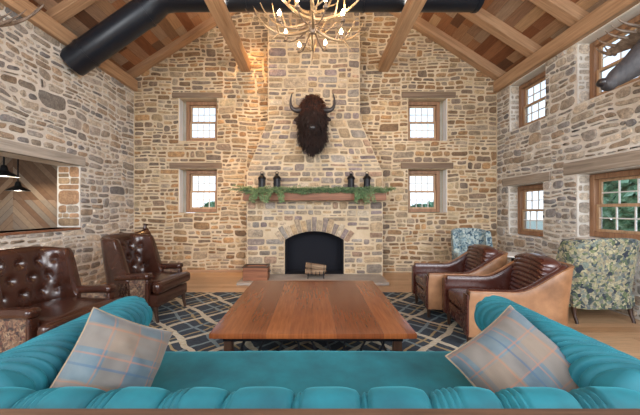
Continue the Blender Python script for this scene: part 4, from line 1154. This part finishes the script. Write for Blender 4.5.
# ------------------------------------------------------------------ light
w = bpy.data.worlds.new('sky'); scene.world = w; w.use_nodes = True; nt = w.node_tree; bg = nt.nodes['Background']
tc = nt.nodes.new('ShaderNodeTexCoord'); sp = nt.nodes.new('ShaderNodeSeparateXYZ'); nt.links.new(tc.outputs['Generated'], sp.inputs[0])
rp = nt.nodes.new('ShaderNodeValToRGB'); nt.links.new(sp.outputs[2], rp.inputs[0])
rp.color_ramp.elements[0].position = .0; rp.color_ramp.elements[0].color = (.78,.87,1,1)
rp.color_ramp.elements[1].position = .6; rp.color_ramp.elements[1].color = (.50,.68,1,1)
nt.links.new(rp.outputs[0], bg.inputs[0]); bg.inputs[1].default_value = 1.15
def area(name, loc, rot, sx, sy, e, col=(1,1,1)):
    l = bpy.data.lights.new(name, 'AREA'); l.shape = 'RECTANGLE'; l.size = sx; l.size_y = sy; l.energy = e; l.color = col
    o = bpy.data.objects.new(name, l); COL.objects.link(o); o.location = loc; o.rotation_euler = rot; return o
area('rear_fill', (0, -1.6, 3.0), (R(80), 0, 0), 7, 3.0, 75, (1,.97,.93))  # added fill lights behind the camera, brightening the room and side walls
area('rear_fill', (3.6, -1.2, 2.8), (R(84), 0, R(52)), 3.5, 2.6, 210, (.97,.98,1))
area('rear_fill', (-3.6, -1.2, 2.8), (R(84), 0, R(-52)), 3.5, 2.6, 170, (1,.98,.95))
for x in (-1.62, 1.70): area('ceiling_fill', (x, 3.6, 5.09), (PI, 0, 0), .18, 5.5, 75, (1,.86,.68))  # added warm fill above each tie beam to brighten the ceiling boards
def spot(loc, tgt, e, ang_, col, r=.08):
    l = bpy.data.lights.new('roof_spotlight', 'SPOT'); l.energy = e; l.spot_size = R(ang_); l.spot_blend = .8; l.color = col; l.shadow_soft_size = r
    o = bpy.data.objects.new('roof_spotlight', l); COL.objects.link(o); o.location = loc
    o.rotation_euler = (Vector(tgt)-Vector(loc)).to_track_quat('-Z', 'Y').to_euler(); return o
spot((-1.35, 6.72, 6.1), (-1.75, 7.25, .6), 190, 66, (1,.55,.22))
spot((-1.62, 5.9, 4.75), (-1.62, 7.3, 2.6), 40, 75, (1,.62,.28))
spot((-2.0, 5.2, 4.6), (-2.0, 7.25, 1.3), 150, 38, (1,.60,.27))
spot((1.70, 5.9, 4.75), (1.9, 7.3, 2.6), 25, 75, (1,.70,.40))
spot((-1.3, 3.4, 4.7), (-.6, 6.9, 5.2), 60, 90, (1,.68,.36))
# ------------------------------------------------------------------ camera
cam = bpy.data.cameras.new('camera'); co = bpy.data.objects.new('camera', cam); COL.objects.link(co); scene.camera = co
co.location = (0,0,1.5); co.rotation_euler = (PI/2, 0, 0); cam.sensor_width = 36; cam.lens = 300/640*36; cam.shift_x = 7/640; cam.shift_y = 2.5/640
cam.clip_start = .05
scene.view_settings.view_transform = 'Standard'; scene.view_settings.look = 'None'; scene.view_settings.gamma = 1; scene.view_settings.exposure = .78
